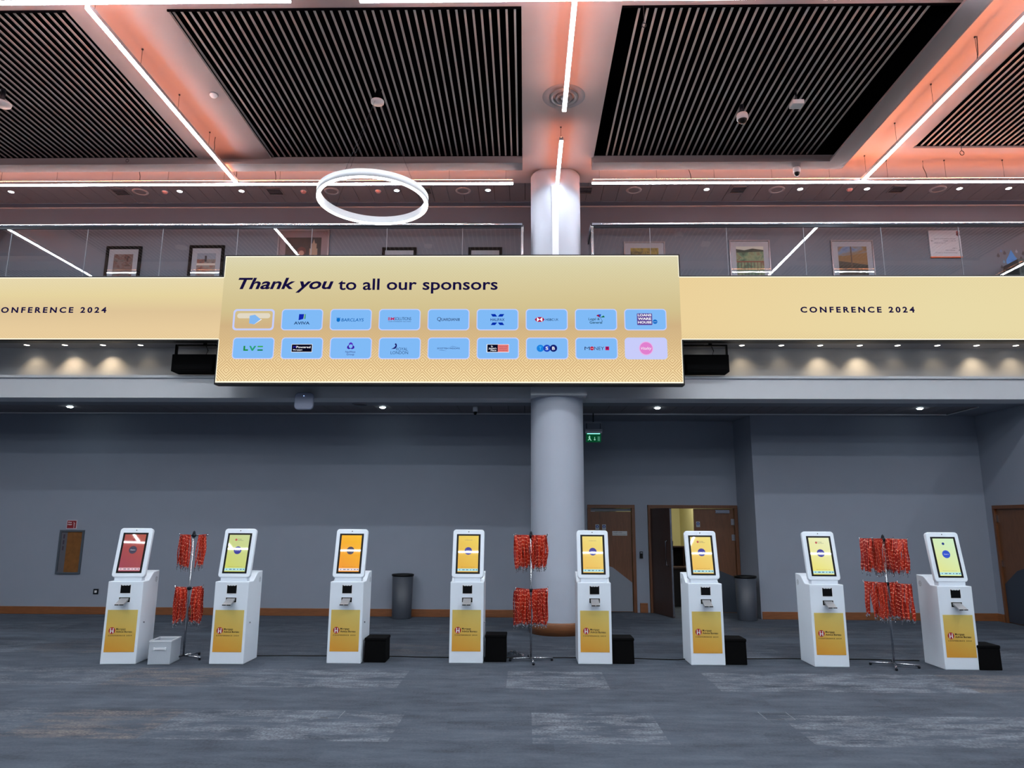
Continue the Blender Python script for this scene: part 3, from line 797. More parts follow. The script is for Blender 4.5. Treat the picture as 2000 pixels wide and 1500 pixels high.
def ex_d(b, X, z0, z1):
    b.rect(-X, X, z1-.09, z1, -.0155, P((176, 182, 176)))
    b.flat([(-X, z1-.12), (X, z1-.1), (X, z1-.07), (.05, z1-.04), (-.1, z1-.075), (-X, z1-.05)], -.0165, P((36, 52, 44)))
    for i in range(8): b.rect(-X+.02+i*.06, -X+.03+i*.06, z0, z1-.3, -.0165, P((70, 44, 36)))
    b.rect(-X, X, z1-.31, z1-.285, -.0168, P((110, 58, 40)))
def ex_e(b, X, z0, z1):
    b.flat([(-X, z1-.2), (X, z1-.12), (X, z0), (-X, z0)], -.0155, P((122, 96, 60))).rect(-.04, -.015, z0, z1, -.0165, P((80, 66, 56)))
    b.flat([(-X, z1-.28), (X, z1-.36), (X, z0), (-X, z0)], -.0163, P((58, 56, 50)))
frame(-7.894, -7.22, 6.654, 'black framed picture in reds and browns, leftmost on the gallery wall', FBLK, .055, MATB, pa, None, .95)
frame(-6.314, -5.652, 6.671, 'black framed harbour picture just left of the video wall corner', FBLK, .055, MATB, pb, ex_b, .95)
frame(-4.653, -3.681, 6.975, 'large silver framed dark picture with a pale tower and a figure', FSIL, .03, mat('mauve_card', (128, 116, 124), .8), pc_, ex_c, 1.3)
frame(-2.677, -2.032, 6.622, 'black framed picture peeping over the video wall below the ring lamp', FBLK, .055, MATB, pa, None, .95)
frame(-1.062, -.429, 6.62, 'black framed picture peeping over the video wall nearest the column', FBLK, .055, MATB, pb, ex_b, .95)
frame(1.837, 2.598, 6.724, 'silver framed yellow picture just right of the column', FSIL, .022, MATB, pf, None, .95)
frame(3.787, 4.535, 6.75, 'silver framed green landscape picture with railings', FSIL, .022, MATB, pd_, ex_d, 1.0)
frame(5.66, 6.433, 6.746, 'silver framed picture of a blue sky over brown land', FSIL, .022, MATB, pe, ex_e, 1.0)

t = thing('wayfinding_sign', 'white wall sign with arrows and an orange lower edge', 'sign', (7.756, W, 6.42))
b = MB(); b.box(-.287, .287, -.03, 0, 0, .51, mat('sign_panel', (158, 162, 174), .5)); b.build('panel', t)
b = MB(); b.box(-.287, .287, -.032, 0, -.022, .0, P((186, 92, 56))); b.build('lower_edge', t)
b = MB(); K = P((50, 52, 62))
b.text('Queen Convention Centre', -.2, .19, .335, .022, -.032, K).text('Halls 1 to 4', -.03, .19, .295, .02, -.032, K).text('Halls 5 to 11', -.2, .0, .255, .02, -.032, K)
b.text('Hall 3', .12, .2, .15, .018, -.032, K).text('Hall 4 Suite', -.01, .16, .11, .02, -.032, K).text('Access to Executive Lounge', -.2, .2, .065, .018, -.032, K)
b.flat([(-.265, .305), (-.25, .318), (-.25, .31), (-.225, .31), (-.225, .3), (-.25, .3), (-.25, .292)], -.032, K)
b.flat([(.265, .12), (.25, .107), (.25, .115), (.225, .115), (.225, .125), (.25, .125), (.25, .133)], -.032, K)
b.build('lettering', t, solid=False)
b = MB(); b.disc(.245, .465, .032, -.036, P((120, 30, 34))).disc(.245, .43, .036, -.037, P((80, 22, 34))); b.build('emblem', t, solid=False)

def drop(b, x, z, r, y, m):
    b.flat([(x, z+r*2.0), (x-r*.5, z+r*.95), (x-r*.9, z+r*.3), (x-r*.95, z-r*.15), (x-r*.7, z-r*.65), (x, z-r), (x+r*.7, z-r*.65), (x+r*.95, z-r*.15), (x+r*.9, z+r*.3), (x+r*.5, z+r*.95)], y, m)
t = thing('water_drop_mural', 'wall graphic of a big blue water drop among small dark drops', 'wall graphic', (8.95, W, 6.2))
b = MB(); drop(b, 0, .13, .115, -.003, P((52, 120, 190))); b.build('large_drop', t, solid=False)
b = MB(); b.text('refill', -.05, .05, .14, .03, -.006, P((30, 70, 140))).rect(-.07, .07, .09, .1, -.006, P((150, 190, 220))); b.build('lettering', t, solid=False)
for i, (dx, dz, r, c) in enumerate(((-.24, .24, .03, (40, 34, 44)), (-.12, .29, .03, (50, 40, 50)), (-.18, .33, .022, (70, 100, 150)), (.1, .32, .025, (120, 130, 150)), (.22, .28, .032, (40, 34, 44)),
                        (.17, .19, .024, (50, 34, 40)), (-.15, .12, .024, (80, 120, 150)), (.25, .1, .02, (130, 126, 130)), (-.2, .02, .026, (40, 34, 44)), (.2, .03, .024, (50, 40, 44)))):
    b = MB(); drop(b, dx, dz, r, -.003, P(c)); b.build('small_drop', t, solid=False)
t = thing('water_dispenser', 'dark water dispenser under the blue drop graphic', 'water dispenser', (8.95, W-.27, 5.35))
b = MB(); b.box(-.23, .23, -.2, .2, 0, .86, P((50, 56, 58))); b.build('cabinet', t, bevel=.01)
b = MB(); b.box(-.19, .08, -.205, -.19, .6, .82, P((20, 26, 26))); b.build('dispensing_bay', t)
b = MB(); b.box(.1, .2, -.208, -.2, .66, .82, P((40, 90, 150))); b.build('control_panel', t)

# ================================================================== SMALL CEILING FITTINGS
for i, x in enumerate((-9.37, -6.27, -5.14, -2.32, -.673, 3.246, 4.907, 6.091, 7.72, 8.584)):
    t = thing('gallery_downlight', 'small bright downlight in the plank ceiling over the gallery', 'downlight', (x, 11.88, 7.45), group='downlights over the gallery')
    b = MB(); b.lathe([(.055, -.006), (.055, 0), (.045, -.001), (.045, -.006), (.055, -.006)], WHITE2, seg=16, caps=False); b.build('trim_ring', t)
    b = MB(); b.lathe([(.0, -.004), (.044, -.004)], DOWNL, seg=16, caps=False); b.build('lens', t)
for i, x in enumerate((-7.706, -2.391, 2.21, 6.544)):
    t = thing('lower_downlight', 'bright bluish downlight in the low ceiling, %s' % ('leftmost of four', 'second of four from the left', 'just right of the column', 'rightmost of four')[i], 'downlight', (x, 11.75, CZ+.012))
    b = MB(); b.lathe([(.062, -.006), (.062, 0), (.05, -.001), (.05, -.006), (.062, -.006)], WHITE2, seg=16, caps=False); b.build('trim_ring', t)
    b = MB(); b.lathe([(.0, -.026), (.036, -.02), (.048, -.004)], DOWNL, seg=16, caps=False); b.build('lens', t)
for i, (x, n) in enumerate(((-7.36, ''), (-4.54, ''), (-1.83, ''), (1.07, ''), (3.81, ''), (6.64, ''))):
    t = thing('square_air_grille', 'square louvred air grille in the plank ceiling over the gallery', 'air vent', (x, 11.9, 7.45), group='square grilles over the gallery')
    b = MB(); q = .14
    b.box(-q, q, -q, -q+.02, -.012, 0, TILE).box(-q, q, q-.02, q, -.012, 0, TILE).box(-q, -q+.02, -q, q, -.012, 0, TILE).box(q-.02, q, -q, q, -.012, 0, TILE); b.build('frame', t)
    b = MB()
    for k in range(5): b.box(-q+.02, q-.02, -q+.03+k*.05, -q+.04+k*.05, -.01, -.001, DARKM)
    b.build('louvres', t)
for x in (-7.0, -3.5, -1.12, 1.95, 4.5, 7.35):
    t = thing('round_ceiling_speaker', 'flat round white ceiling speaker over the gallery', 'ceiling speaker', (x, 11.9, 7.45), group='round speakers over the gallery')
    b = MB(); b.lathe([(.14, -.001), (.135, -.012), (.1, -.014), (.095, -.006)], CEIL, seg=28, caps=False); b.build('rim', t)
    b = MB(); b.lathe([(.094, -.006), (0, -.008)], TILE, seg=28, caps=False); b.build('grille', t)
for x in (-6.55, -4.02, -2.66, 5.79):
    t = thing('smoke_detector', 'small pinkish smoke detector in the plank ceiling over the gallery', 'smoke detector', (x, 11.9, 7.45), group='smoke detectors over the gallery')
    b = MB(); b.lathe([(.05, 0), (.05, -.015), (.035, -.035), (.0, -.038)], P((216, 150, 146)), seg=18, caps=False); b.build('body', t)
    b = MB(); b.lathe([(.055, 0), (.055, -.006), (.05, -.006)], WHITE2, seg=18, caps=False); b.build('base', t)
t = thing('smoke_detector', 'white smoke detector on the pink ceiling left of the big slatted panels', 'smoke detector', (-4.15, 8.48, RZ))
b = MB(); b.lathe([(.05, 0), (.05, -.02), (.035, -.04), (.0, -.043)], WHITE2, seg=18, caps=False); b.build('body', t)
b = MB(); b.lathe([(.06, 0), (.06, -.01), (.05, -.01)], GREY, seg=18, caps=False); b.build('base', t)

def dome(x, y, z, lab, drop_=0.0, r=.07):
    t = thing('dome_camera', lab, 'security camera', (x, y, z))
    if drop_:
        b = MB(); b.lathe([(.03, 0), (.03, -drop_)], DARKM, seg=14); b.build('mounting_pole', t)
    b = MB(); b.lathe([(r*.9, -drop_), (r, -drop_-.02), (r, -drop_-.08), (r*.85, -drop_-.085)], WHITE2, seg=24); b.build('housing', t)
    b = MB(); b.lathe([(r*.8, -drop_-.085), (r*.7, -drop_-.115), (r*.4, -drop_-.135), (0, -drop_-.14)], BLK, seg=24, caps=False); b.build('dome', t)
dome(2.913, 8.74, 7.12, 'white dome camera hanging under the slatted panel right of the column', .13, .075)
dome(4.17, 10.17, FZ, 'white dome camera on the grey ceiling border', 0, .055)
dome(-.83, 11.7, CZ+.012, 'small dark camera on the low ceiling left of the column', 0, .04)
t = thing('projector_box', 'small white box hung under the slatted panel, right of the dome camera', 'sensor box', (3.505, 8.39, 6.88))
b = MB(); b.box(-.075, .075, -.07, .07, 0, .06, WHITE2); b.build('body', t, bevel=.008)
b = MB(); b.tube([(0, 0, .06), (0, 0, .24)], .012, DARKM, 8); b.build('mounting_pole', t)
b = MB(); b.box(-.06, .06, -.05, .05, .06, .068, DARKM); b.build('top_plate', t)
t = thing('sensor_disc', 'white disc fitting at the left edge under the leftmost slatted panel', 'ceiling fitting', (-6.83, 8.28, 6.9))
b = MB(); b.lathe([(.0, -.01), (.11, -.005), (.115, .02), (.0, .03)], WHITE2, seg=28, caps=False); b.build('disc', t)
b = MB(); b.tube([(0, 0, .03), (0, 0, .22)], .03, DARKM, 10); b.build('mounting_pole', t)
def loop(x, y, z0, z1, lab, r=.022):
    t = thing('hanging_wire_loop', lab, 'cable', (x, y, z0))
    b = MB(); b.tube([(0, 0, r*2), (.004, 0, (z1-z0)*.5), (0, 0, z1-z0)], .004, DARKM, 6); b.build('wire', t)
    b = MB(); b.tube([(r*math.sin(a), 0, r-r*math.cos(a)*1.15) for a in [2*PI*i/16 for i in range(17)]], .005, DARKM, 6); b.build('loop', t)
loop(6.35, 9.62, 6.86, 7.25, 'black wire loop hanging from the top right slatted panel', .03)
loop(1.283, 6.84, 6.86, 7.12, 'black wire loop hanging at the top right of the column')
loop(-6.05, 9.85, 6.93, 7.12, 'black wire loop hanging from the leftmost slatted panel')

t = thing('wireless_access_point', 'rounded grey square wireless access point on the gallery edge', 'access point', (-3.39, 10.73, 3.39))
b = MB(); b.prism(rrpts(-.145, .145, -.13, .135, .06), -.06, .0, mat('access_point_shell', (150, 158, 182), .45), 'y'); b.build('shell', t, bevel=.015)
b = MB(); b.disc(0, .08, .006, -.0655, E((160, 190, 255), 3)); b.build('status_light', t, solid=False)
b = MB(); b.box(-.08, .08, 0, .09, .06, .14, DARKM); b.build('bracket', t)
for x, y, lab in ((-2.68, 11.35, 'round black speaker in the low ceiling, right of the access point'),):
    t = thing('recessed_ceiling_fitting', lab, 'ceiling speaker', (x, y, CZ))
    b = MB(); b.lathe([(.13, 0), (.13, -.02), (.115, -.024), (.11, -.01)], SOFFIT, seg=28, caps=False); b.build('rim', t)
    b = MB(); b.lathe([(.11, -.01), (0, -.012)], BLK, seg=28, caps=False); b.build('grille', t)

# exit sign
t = thing('exit_sign', 'green glowing exit sign with running figure, right of the column', 'exit sign', (1.19, 12.3, 2.95))
b = MB(); b.box(-.15, .15, -.035, .035, .15, .23, ALU); b.build('lamp_housing', t, bevel=.004)
b = MB(); b.tube([(-.12, 0, .23), (-.12, 0, .33)], .006, DARKM, 6).tube([(.12, 0, .23), (.12, 0, .33)], .006, DARKM, 6).box(-.14, .14, -.02, .02, .33, .35, ALU)
b.tube([(0, 0, .35), (0, 0, CZ-2.95)], .01, DARKM, 8); b.build('hanger', t)
b = MB(); b.box(-.13, .13, -.006, .006, 0, .15, E((8, 74, 44), .8)); b.build('sign_plate', t)
b = MB(); WG = E((150, 220, 190), .9)
b.flat([(.015, .09), (.015, .05), (.0, .05), (.02, .028), (.04, .05), (.025, .05), (.025, .09)], -.008, WG).rect(.07, .11, .02, .1, -.008, E((60, 120, 95)))
b.disc(-.07, .1, .012, -.008, WG).flat([(-.09, .085), (-.06, .09), (-.055, .055), (-.035, .03), (-.045, .025), (-.068, .048), (-.095, .03), (-.1, .036), (-.078, .06)], -.008, WG)
b.build('running_figure', t, solid=False)
b = MB(); b.box(-.11, .11, -.03, -.008, .142, .149, E((120, 255, 210), 3)); b.build('lamp', t)

# ================================================================== DOORS AND WALL FITTINGS
def mand(t, x, z, y=-.004):
    b = MB(); b.box(x-.035, x+.035, y, .03, z-.05, z+.05, P((150, 160, 172))).disc(x, z+.01, .027, y-.001, P((24, 60, 130))).rect(x-.005, x+.005, z-.005, z+.022, y-.002, P((210, 220, 235)))
    b.build('blue_door_sign', t)
d = bpy.data.objects.new('door_1', None); C.objects.link(d); d.location = (1.585, 13.3, 0); struct(d, 'closed wooden double door with pale grey kick panel, right of the column', 'door')
b = MB(); b.box(-.435, .435, -.02, .1, DZ-.06, DZ, FRAMEW).box(-.435, -.375, -.02, .1, 0, DZ-.06, FRAMEW).box(.375, .435, -.02, .1, 0, DZ-.06, FRAMEW); b.build('door_frame', d, bevel=.004)
b = MB(); b.box(-.37, -.21, .03, .07, .01, 1.78, DOORW); b.build('door_leaf', d)
b = MB(); b.box(-.204, .37, .03, .07, .01, 1.78, DOORW); b.build('door_leaf', d)
b = MB(); b.box(-.37, .37, .03, .06, 1.79, DZ-.065, GREYLAM); b.build('head_panel', d)
b = MB(); b.prism([(-.2, .02), (.36, .02), (.36, .52), (.02, .78), (-.2, .86)], .024, .03, mat('pale_kick_panel', (118, 124, 136), .5), 'y'); b.build('kick_panel', d)
mand(d, -.255, 1.5, .026); mand(d, -.13, 1.5, .026)
b = MB(); b.box(.02, .29, .024, .03, 1.35, 1.43, P((170, 172, 176))).text('Staff only', .04, .2, 1.4, .016, .022, P((40, 40, 46))).text('No Entry or Emergency', .03, .28, 1.365, .016, .022, P((40, 40, 46))); b.build('notice', d)

d = bpy.data.objects.new('door_2', None); C.objects.link(d); d.location = (3.075, 13.3, 0); struct(d, 'wooden double door with its left leaf open, cream room beyond', 'door')
b = MB(); b.box(-.815, .82, -.02, .1, DZ-.06, DZ, FRAMEW).box(-.815, -.755, -.02, .1, 0, DZ-.06, FRAMEW).box(.76, .82, -.02, .1, 0, DZ-.06, FRAMEW); b.build('door_frame', d, bevel=.004)
b = MB(); b.box(.03, .755, .03, .07, .01, DZ-.065, DOORW); lf = b.build('door_leaf', d)
b = MB(); b.prism([(.04, .02), (.745, .02), (.745, .62), (.3, .8), (.04, .95)], .024, .03, mat('dark_kick_panel', (46, 54, 66), .5), 'y'); b.build('kick_panel', lf)
mand(lf, .1, 1.56, .026)
b = MB(); b.box(.42, .68, .0, .03, 1.76, 1.82, CHROME).box(.42, .5, -.02, 0, 1.78, 1.8, STEEL); b.build('door_closer', lf, bevel=.003)
b = MB(); b.box(.70, .76, .02, .03, 1.55, 1.66, STEEL).box(.70, .76, .02, .03, 1.27, 1.38, STEEL); b.build('hinge', lf)
# the open leaf, hinged at the left jamb and swung into the hall
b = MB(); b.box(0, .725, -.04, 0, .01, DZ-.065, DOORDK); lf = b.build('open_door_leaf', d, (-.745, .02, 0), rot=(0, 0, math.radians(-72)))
b = MB(); b.tube([(.64, -.04, .85), (.64, -.09, .87), (.64, -.09, 1.27), (.64, -.04, 1.29)], .011, STEEL, 10); b.build('pull_handle', lf)
b = MB(); b.tube([(.64, 0, .85), (.64, .05, .87), (.64, .05, 1.27), (.64, 0, 1.29)], .011, STEEL, 10); b.build('pull_handle', lf)
b = MB(); b.box(.05, .28, 0, .045, 1.72, 1.79, DARKM); b.build('door_closer', lf, bevel=.003)
b = MB(); b.box(.725, .73, -.035, -.005, .02, DZ-.08, STEEL); b.build('edge_strip', lf)
# room beyond
b = MB(); b.box(1.6, 5.6, 16.4, 16.5, 0, 2.6, CREAM).box(1.6, 1.7, 13.5, 16.4, 0, 2.6, CREAM).box(5.5, 5.6, 13.5, 16.4, 0, 2.6, CREAM).box(1.6, 5.6, 13.42, 16.5, 2.6, 2.7, CREAM).box(3.5, 5.5, 15.2, 16.4, 0, 2.6, CREAM)
struct(b.build('wall_office'), 'cream walls of the room seen through the open door', 'wall')
ld = bpy.data.lights.new('office_lamp', 'AREA'); ld.energy = 26; ld.color = (1, .95, .8); ld.size = .8
t = thing('office_ceiling_lamp', 'square ceiling lamp of the cream room behind the open door', 'ceiling light', (3.0, 14.6, 2.6))
b = MB(); b.box(-.42, .42, -.42, .42, -.03, 0, WHITE2); b.build('lamp_body', t)
lo = bpy.data.objects.new('lamp_glow', ld); C.objects.link(lo); lo.parent = t; lo.location = (0, 0, -.05)
t = thing('office_desk', 'dark wooden desk seen through the open door', 'desk', (3.2, 14.6, 0))
DK = mat('dark_desk_wood', (60, 40, 30), .5, noise=.2, scale=9)
b = MB(); b.box(-.5, .6, -.35, .35, .70, .74, DK); b.build('desktop', t, bevel=.004)
b = MB(); b.box(-.48, .58, -.3, .33, 0, .70, mat('desk_panel', (20, 18, 18), .6)); b.build('pedestal', t)
t = thing('desk_shelf_unit', 'small dark open shelf unit standing on the desk', 'shelf', (3.18, 14.75, .74))
b = MB(); b.box(-.3, .4, -.15, .15, .36, .385, DK).box(-.3, -.275, -.15, .15, 0, .36, DK).box(.375, .4, -.15, .15, 0, .36, DK).box(-.275, .375, .13, .15, 0, .36, BLK).box(-.02, .0, -.15, .13, 0, .36, DK); b.build('carcass', t)

d = bpy.data.objects.new('door_3', None); C.objects.link(d); d.location = (7.93, 12.36, 0); struct(d, 'wooden door with dark kick panel in the side wall at the right edge', 'door')
b = MB(); b.box(-.02, .1, -1.0, 0, 1.84, 1.9, FRAMEW).box(-.02, .1, -.05, 0, 0, 1.84, FRAMEW).box(-.02, .1, -1.0, -.95, 0, 1.84, FRAMEW); b.build('door_frame', d, bevel=.004)
b = MB(); b.box(.02, .06, -.95, -.05, .01, 1.84, DOORW); lf = b.build('door_leaf', d)
b = MB(); b.prism([(-.06, .02), (-.94, .02), (-.94, 1.0), (-.4, .85), (-.06, .62)], .012, .02, mat('dark_kick_panel', (46, 54, 66), .5), 'x'); b.build('kick_panel', lf)
b = MB(); b.box(-.0, .02, -.075, -.05, 1.62, 1.74, STEEL).box(0, .02, -.075, -.05, .9, 1.0, STEEL); b.build('hinge', lf)
b = MB(); b.box(.01, .02, -.75, -.68, 1.25, 1.37, P((170, 172, 176))); b.build('notice', lf)

t = thing('card_reader', 'small black card reader on the wall between the double doors', 'card reader', (2.115, 13.3, .95))
b = MB(); b.box(-.028, .028, -.03, 0, 0, .12, BLK); b.build('body', t, bevel=.005)
b = MB(); b.box(-.02, .02, -.033, -.03, .09, .105, STEEL); b.build('top_strip', t)

t = thing('recessed_wall_hatch', 'grey framed hatch with an orange-brown board set in the left wall', 'hatch', (-7.905, W, .665))
HG = mat('hatch_frame_grey', (70, 78, 88), .5)
b = MB(); b.box(-.215, .215, -.025, 0, 0, .03, HG).box(-.215, .215, -.025, 0, .715, .745, HG).box(-.215, -.185, -.025, 0, .03, .715, HG).box(.185, .215, -.025, 0, .03, .715, HG); b.build('frame', t)
b = MB(); b.box(-.185, -.08, -.006, -.001, .03, .715, P((84, 84, 92))); b.build('side_panel', t)
b = MB(); b.box(-.08, .185, -.008, -.001, .03, .715, HATCHW); b.build('board', t)
b = MB()
for k in range(3): b.box(-.15, -.125, -.009, -.006, .4+k*.1, .47+k*.1, P((60, 44, 60)))
b.build('red_lettering', t)
t = thing('fire_sign', 'small red fire sign with white flame marks above the wall hatch', 'sign', (-7.937, W, 1.43))
b = MB(); b.box(-.09, .09, -.006, 0, 0, .15, P((200, 186, 196))); b.build('plate', t)
b = MB(); b.rect(-.08, .08, .01, .14, -.008, P((128, 14, 24))).text('Wet', -.07, .0, .1, .024, -.01, P((236, 220, 224)), .02).text('riser', -.07, .01, .065, .024, -.01, P((236, 220, 224)), .02)
for k in range(4): b.flat([(.03+k*.004, .12-k*.028), (.04, .095-k*.026), (.065, .085-k*.022), (.05, .1-k*.026)], -.01, P((240, 226, 230)))
b.build('print', t, solid=False)
t = thing('wall_switch', 'small steel switch plate low on the left wall', 'switch', (-7.377, W, .33))
b = MB(); b.box(-.045, .045, -.01, 0, 0, .09, DARKM); b.build('plate', t, bevel=.003)
b = MB(); b.box(-.02, .02, -.018, -.01, .025, .065, P((200, 204, 210))); b.build('rocker', t, bevel=.003)

# ================================================================== KIOSKS
KX = [(-4.570, 8.345, 5, 'red'), (-3.367, 8.40, 0, 'lime'), (-2.062, 8.50, 0, 'orange'), (-.672, 8.575, 0, 'gold'), (.808, 8.585, 0, 'yellow'), (2.093, 8.58, 0, 'yellow'), (3.476, 8.54, 0, 'pale'), (4.879, 8.445, 0, 'green')]
KLAB = ['white check-in kiosk with a red screen, leftmost of the row', 'white check-in kiosk with a lime screen, between the left lanyard stand and the orange-screen kiosk',
        'white check-in kiosk with an orange screen, left of the first black box', 'white check-in kiosk with a golden screen, just left of the middle lanyard stand',
        'white check-in kiosk with a yellow screen standing in front of the column', 'white check-in kiosk with a yellow screen in front of the open double door',
        'white check-in kiosk with a pale yellow screen, just left of the right lanyard stand', 'white check-in kiosk with a pale green screen, rightmost of the row']
SCR = {'red': ((150, 66, 84), (172, 84, 70)), 'lime': ((204, 208, 100), (198, 212, 150)), 'orange': ((240, 150, 50), (246, 186, 40)), 'gold': ((224, 170, 66), (236, 208, 96)),
       'yellow': ((236, 186, 88), (238, 220, 126)), 'pale': ((234, 224, 110), (232, 236, 190)), 'green': ((224, 226, 140), (206, 236, 196))}
def kiosk(i):
    x, y, rz, kind = KX[i]
    t = thing('check_in_kiosk', KLAB[i], 'kiosk', (x, y, 0), math.radians(rz), 'check-in kiosks in a row')
    h = .195
    prof = [(0, 0), (.42, 0), (.42, 1.0), (.28, .99), (.245, .975), (.165, .915), (.14, .90), (0, .90)]
    b = MB(); b.prism([(p[0], p[1]) for p in prof], -h, h, WHITE, 'x'); b.build('cabinet', t, bevel=.006)
    b = MB(); b.box(-.155, .155, .035, .13, .895, .955, WHITE); b.build('monitor_bracket', t, bevel=.01)
    # monitor in its own tilted frame (origin at the lower front edge)
    b = MB(); b.prism(rrpts(-.187, .187, 0, .565, .035), 0, .05, WHITE, 'y'); m = b.build('monitor', t, (0, .03, .945), bevel=.008, rot=(math.radians(-11.9), 0, 0))
    b = MB(); b.rect(-.143, .143, .045, .51, -.0015, BLK); b.build('bezel', m, solid=False)
    SM, BT = screen_mat(*SCR[kind]), screen_flat((60, 60, 150) if kind != 'red' and kind != 'orange' else (70, 66, 84))
    if kind == 'green': BT = screen_flat((50, 84, 200))
    b = MB(); b.rect(-.12, .12, .065, .490, -.003, SM); 
    b.disc(0, .31, .045, -.004, BT)
    b.text('Check in', -.027, .027, .304, .012, -.005, screen_flat((226, 226, 240)))
    band = screen_flat((226, 190, 200) if kind == 'red' else (240, 226, 226) if kind == 'orange' else (176, 226, 232))
    b.rect(-.12, .12, .076, .105, -.004, band)
    dk = screen_flat((70, 80, 100))
    for q, wd in ((-.1, .012), (-.065, .03), (-.02, .026), (.028, .012), (.06, .022), (.095, .018)): b.rect(q, q+wd, .087, .095, -.005, dk)
    b.text('Please have your booking ready', -.08, .08, .12, .005, -.004, screen_flat((140, 90, 40)))
    if kind in ('lime', 'yellow', 'pale') and i != 4:
        b.disc(-.035, .432, .013, -.004, screen_flat((190, 90, 90))).text('Mortgage', -.018, .03, .435, .009, -.004, dk).text('Advice Bureau', -.018, .05, .421, .009, -.004, dk)
    elif kind in ('red', 'green'): b.disc(-.01, .43, .015, -.004, screen_flat((40, 60, 130) if kind == 'green' else (150, 50, 50)))
    elif i in (3, 4): b.text('CONFERENCE 2024', -.045, .045, .435, .006, -.004, dk)
    b.build('screen', m, solid=False)
    b = MB(); b.disc(0, .538, .006, -.0015, BLK, 14); b.build('camera_lens', m, solid=False)
    # scanner window: recessed black square with a white lip
    b = MB(); b.rect(-.062, .062, .762, .876, -.0015, P((236, 240, 246), .3)); b.rect(-.055, .055, .770, .862, -.003, BLK)
    b.build('scanner_window', t, (.004, 0, 0), solid=False)
    b = MB()
    for q in (-.03, .0, .03): b.disc(q, .86, .012, -.005, P((230, 234, 240), .3), 12, 1.2, .5)
    b.build('scanner_lamp', t, (.004, 0, 0), solid=False)
    b = MB(); b.rect(-.066, .066, .66, .728, -.0015, P((236, 240, 246), .3)).rect(-.06, .06, .672, .724, -.003, BLK); sl = b.build('ticket_slot', t, (.004, 0, 0), solid=False)
    b = MB(); b.prism([(-.003, .690), (-.125, .650), (-.125, .660), (-.003, .716)], -.046, .046, mat('tray_grey', (150, 150, 152), .35, .3), 'x'); b.build('tray', sl)
    b = MB(); b.box(-.048, -.006, -.129, -.125, .650, .660, BLK).box(.006, .048, -.129, -.125, .650, .660, BLK); b.build('tray_clip', sl)
    # poster
    b = MB(); b.rect(-.166, .166, .13, .587, -.002, POSTER); po = b.build('poster', t, (.0, 0, 0), solid=False)
    b = MB(); RD = P((176, 22, 34)); WT = P((240, 236, 236)); BKK = P((30, 22, 24)); yy = -.0035
    b.disc(-.098, .362, .036, yy, RD)
    for s_ in (-1, 1):
        b.disc(-.098+s_*.014, .381, .007, yy-.0015, WT, 10); b.flat([(-.098+s_*.008, .335), (-.098+s_*.020, .335), (-.098+s_*.020, .372), (-.098+s_*.008, .372)], yy-.0015, WT)
    b.rect(-.108, -.088, .354, .362, yy-.0015, WT)
    b.text('Mortgage', -.052, .052, .369, .021, yy, BKK, .003).text('Advice Bureau', -.052, .124, .340, .021, yy, BKK, .010)
    b.text('CONFERENCE 2024', -.134, .124, .302, .013, yy, BKK, .02, 0, 1.5)
    b.build('logo', po, solid=False)
    b = MB(); b.tube([(h, .1, .44), (h+.012, .1, .44)], .009, STEEL, 12).tube([(-h, .1, .44), (-h-.012, .1, .44)], .009, STEEL, 12) if i >= 3 and i < 4 else b.tube([(h, .1, .44), (h+.012, .1, .44)], .009, STEEL, 12); b.build('lock', t)
    s_ = 1 if x < 0 else -1
    b = MB()
    for k in range(5):
        for j in range(5):
            if (k-2)**2+(j-2)**2 <= 5: b.tube([(s_*h, .35+(k-2)*.013, .9+(j-2)*.013), (s_*(h+.001), .35+(k-2)*.013, .9+(j-2)*.013)], .004, GREY, 6)
    b.build('vent_holes', t)
    return t
for i in range(8): kiosk(i)

# black boxes beside kiosks
for x, y, h, sk, lab in ((-1.72, 8.70, .27, 1, 'black covered box on the floor right of the orange-screen kiosk'), (-.335, 8.79, .30, 0, 'black covered box between the golden-screen kiosk and the middle lanyard stand'),
                    (1.135, 8.74, .285, -1, 'black covered box on the floor right of the kiosk at the column'), (2.42, 8.74, .285, -1, 'black covered box right of the kiosk by the open door'),
                    (5.18, 8.56, .265, -1, 'black covered box at the far right of the kiosk row')):
    t = thing('black_floor_box', lab, 'box', (x, y, 0), 0, 'black boxes beside the kiosks')
    b = MB(); b.prism([(-.125, 0), (.125, 0), (.121, h-.03), (-.121, h-.03)], -.13, .13, BFAB, 'y'); b.build('base', t, bevel=.008)
    b = MB(); b.box(-.127, .127, -.135, .135, h-.035, h, BFAB); b.build('lid', t, bevel=.01)

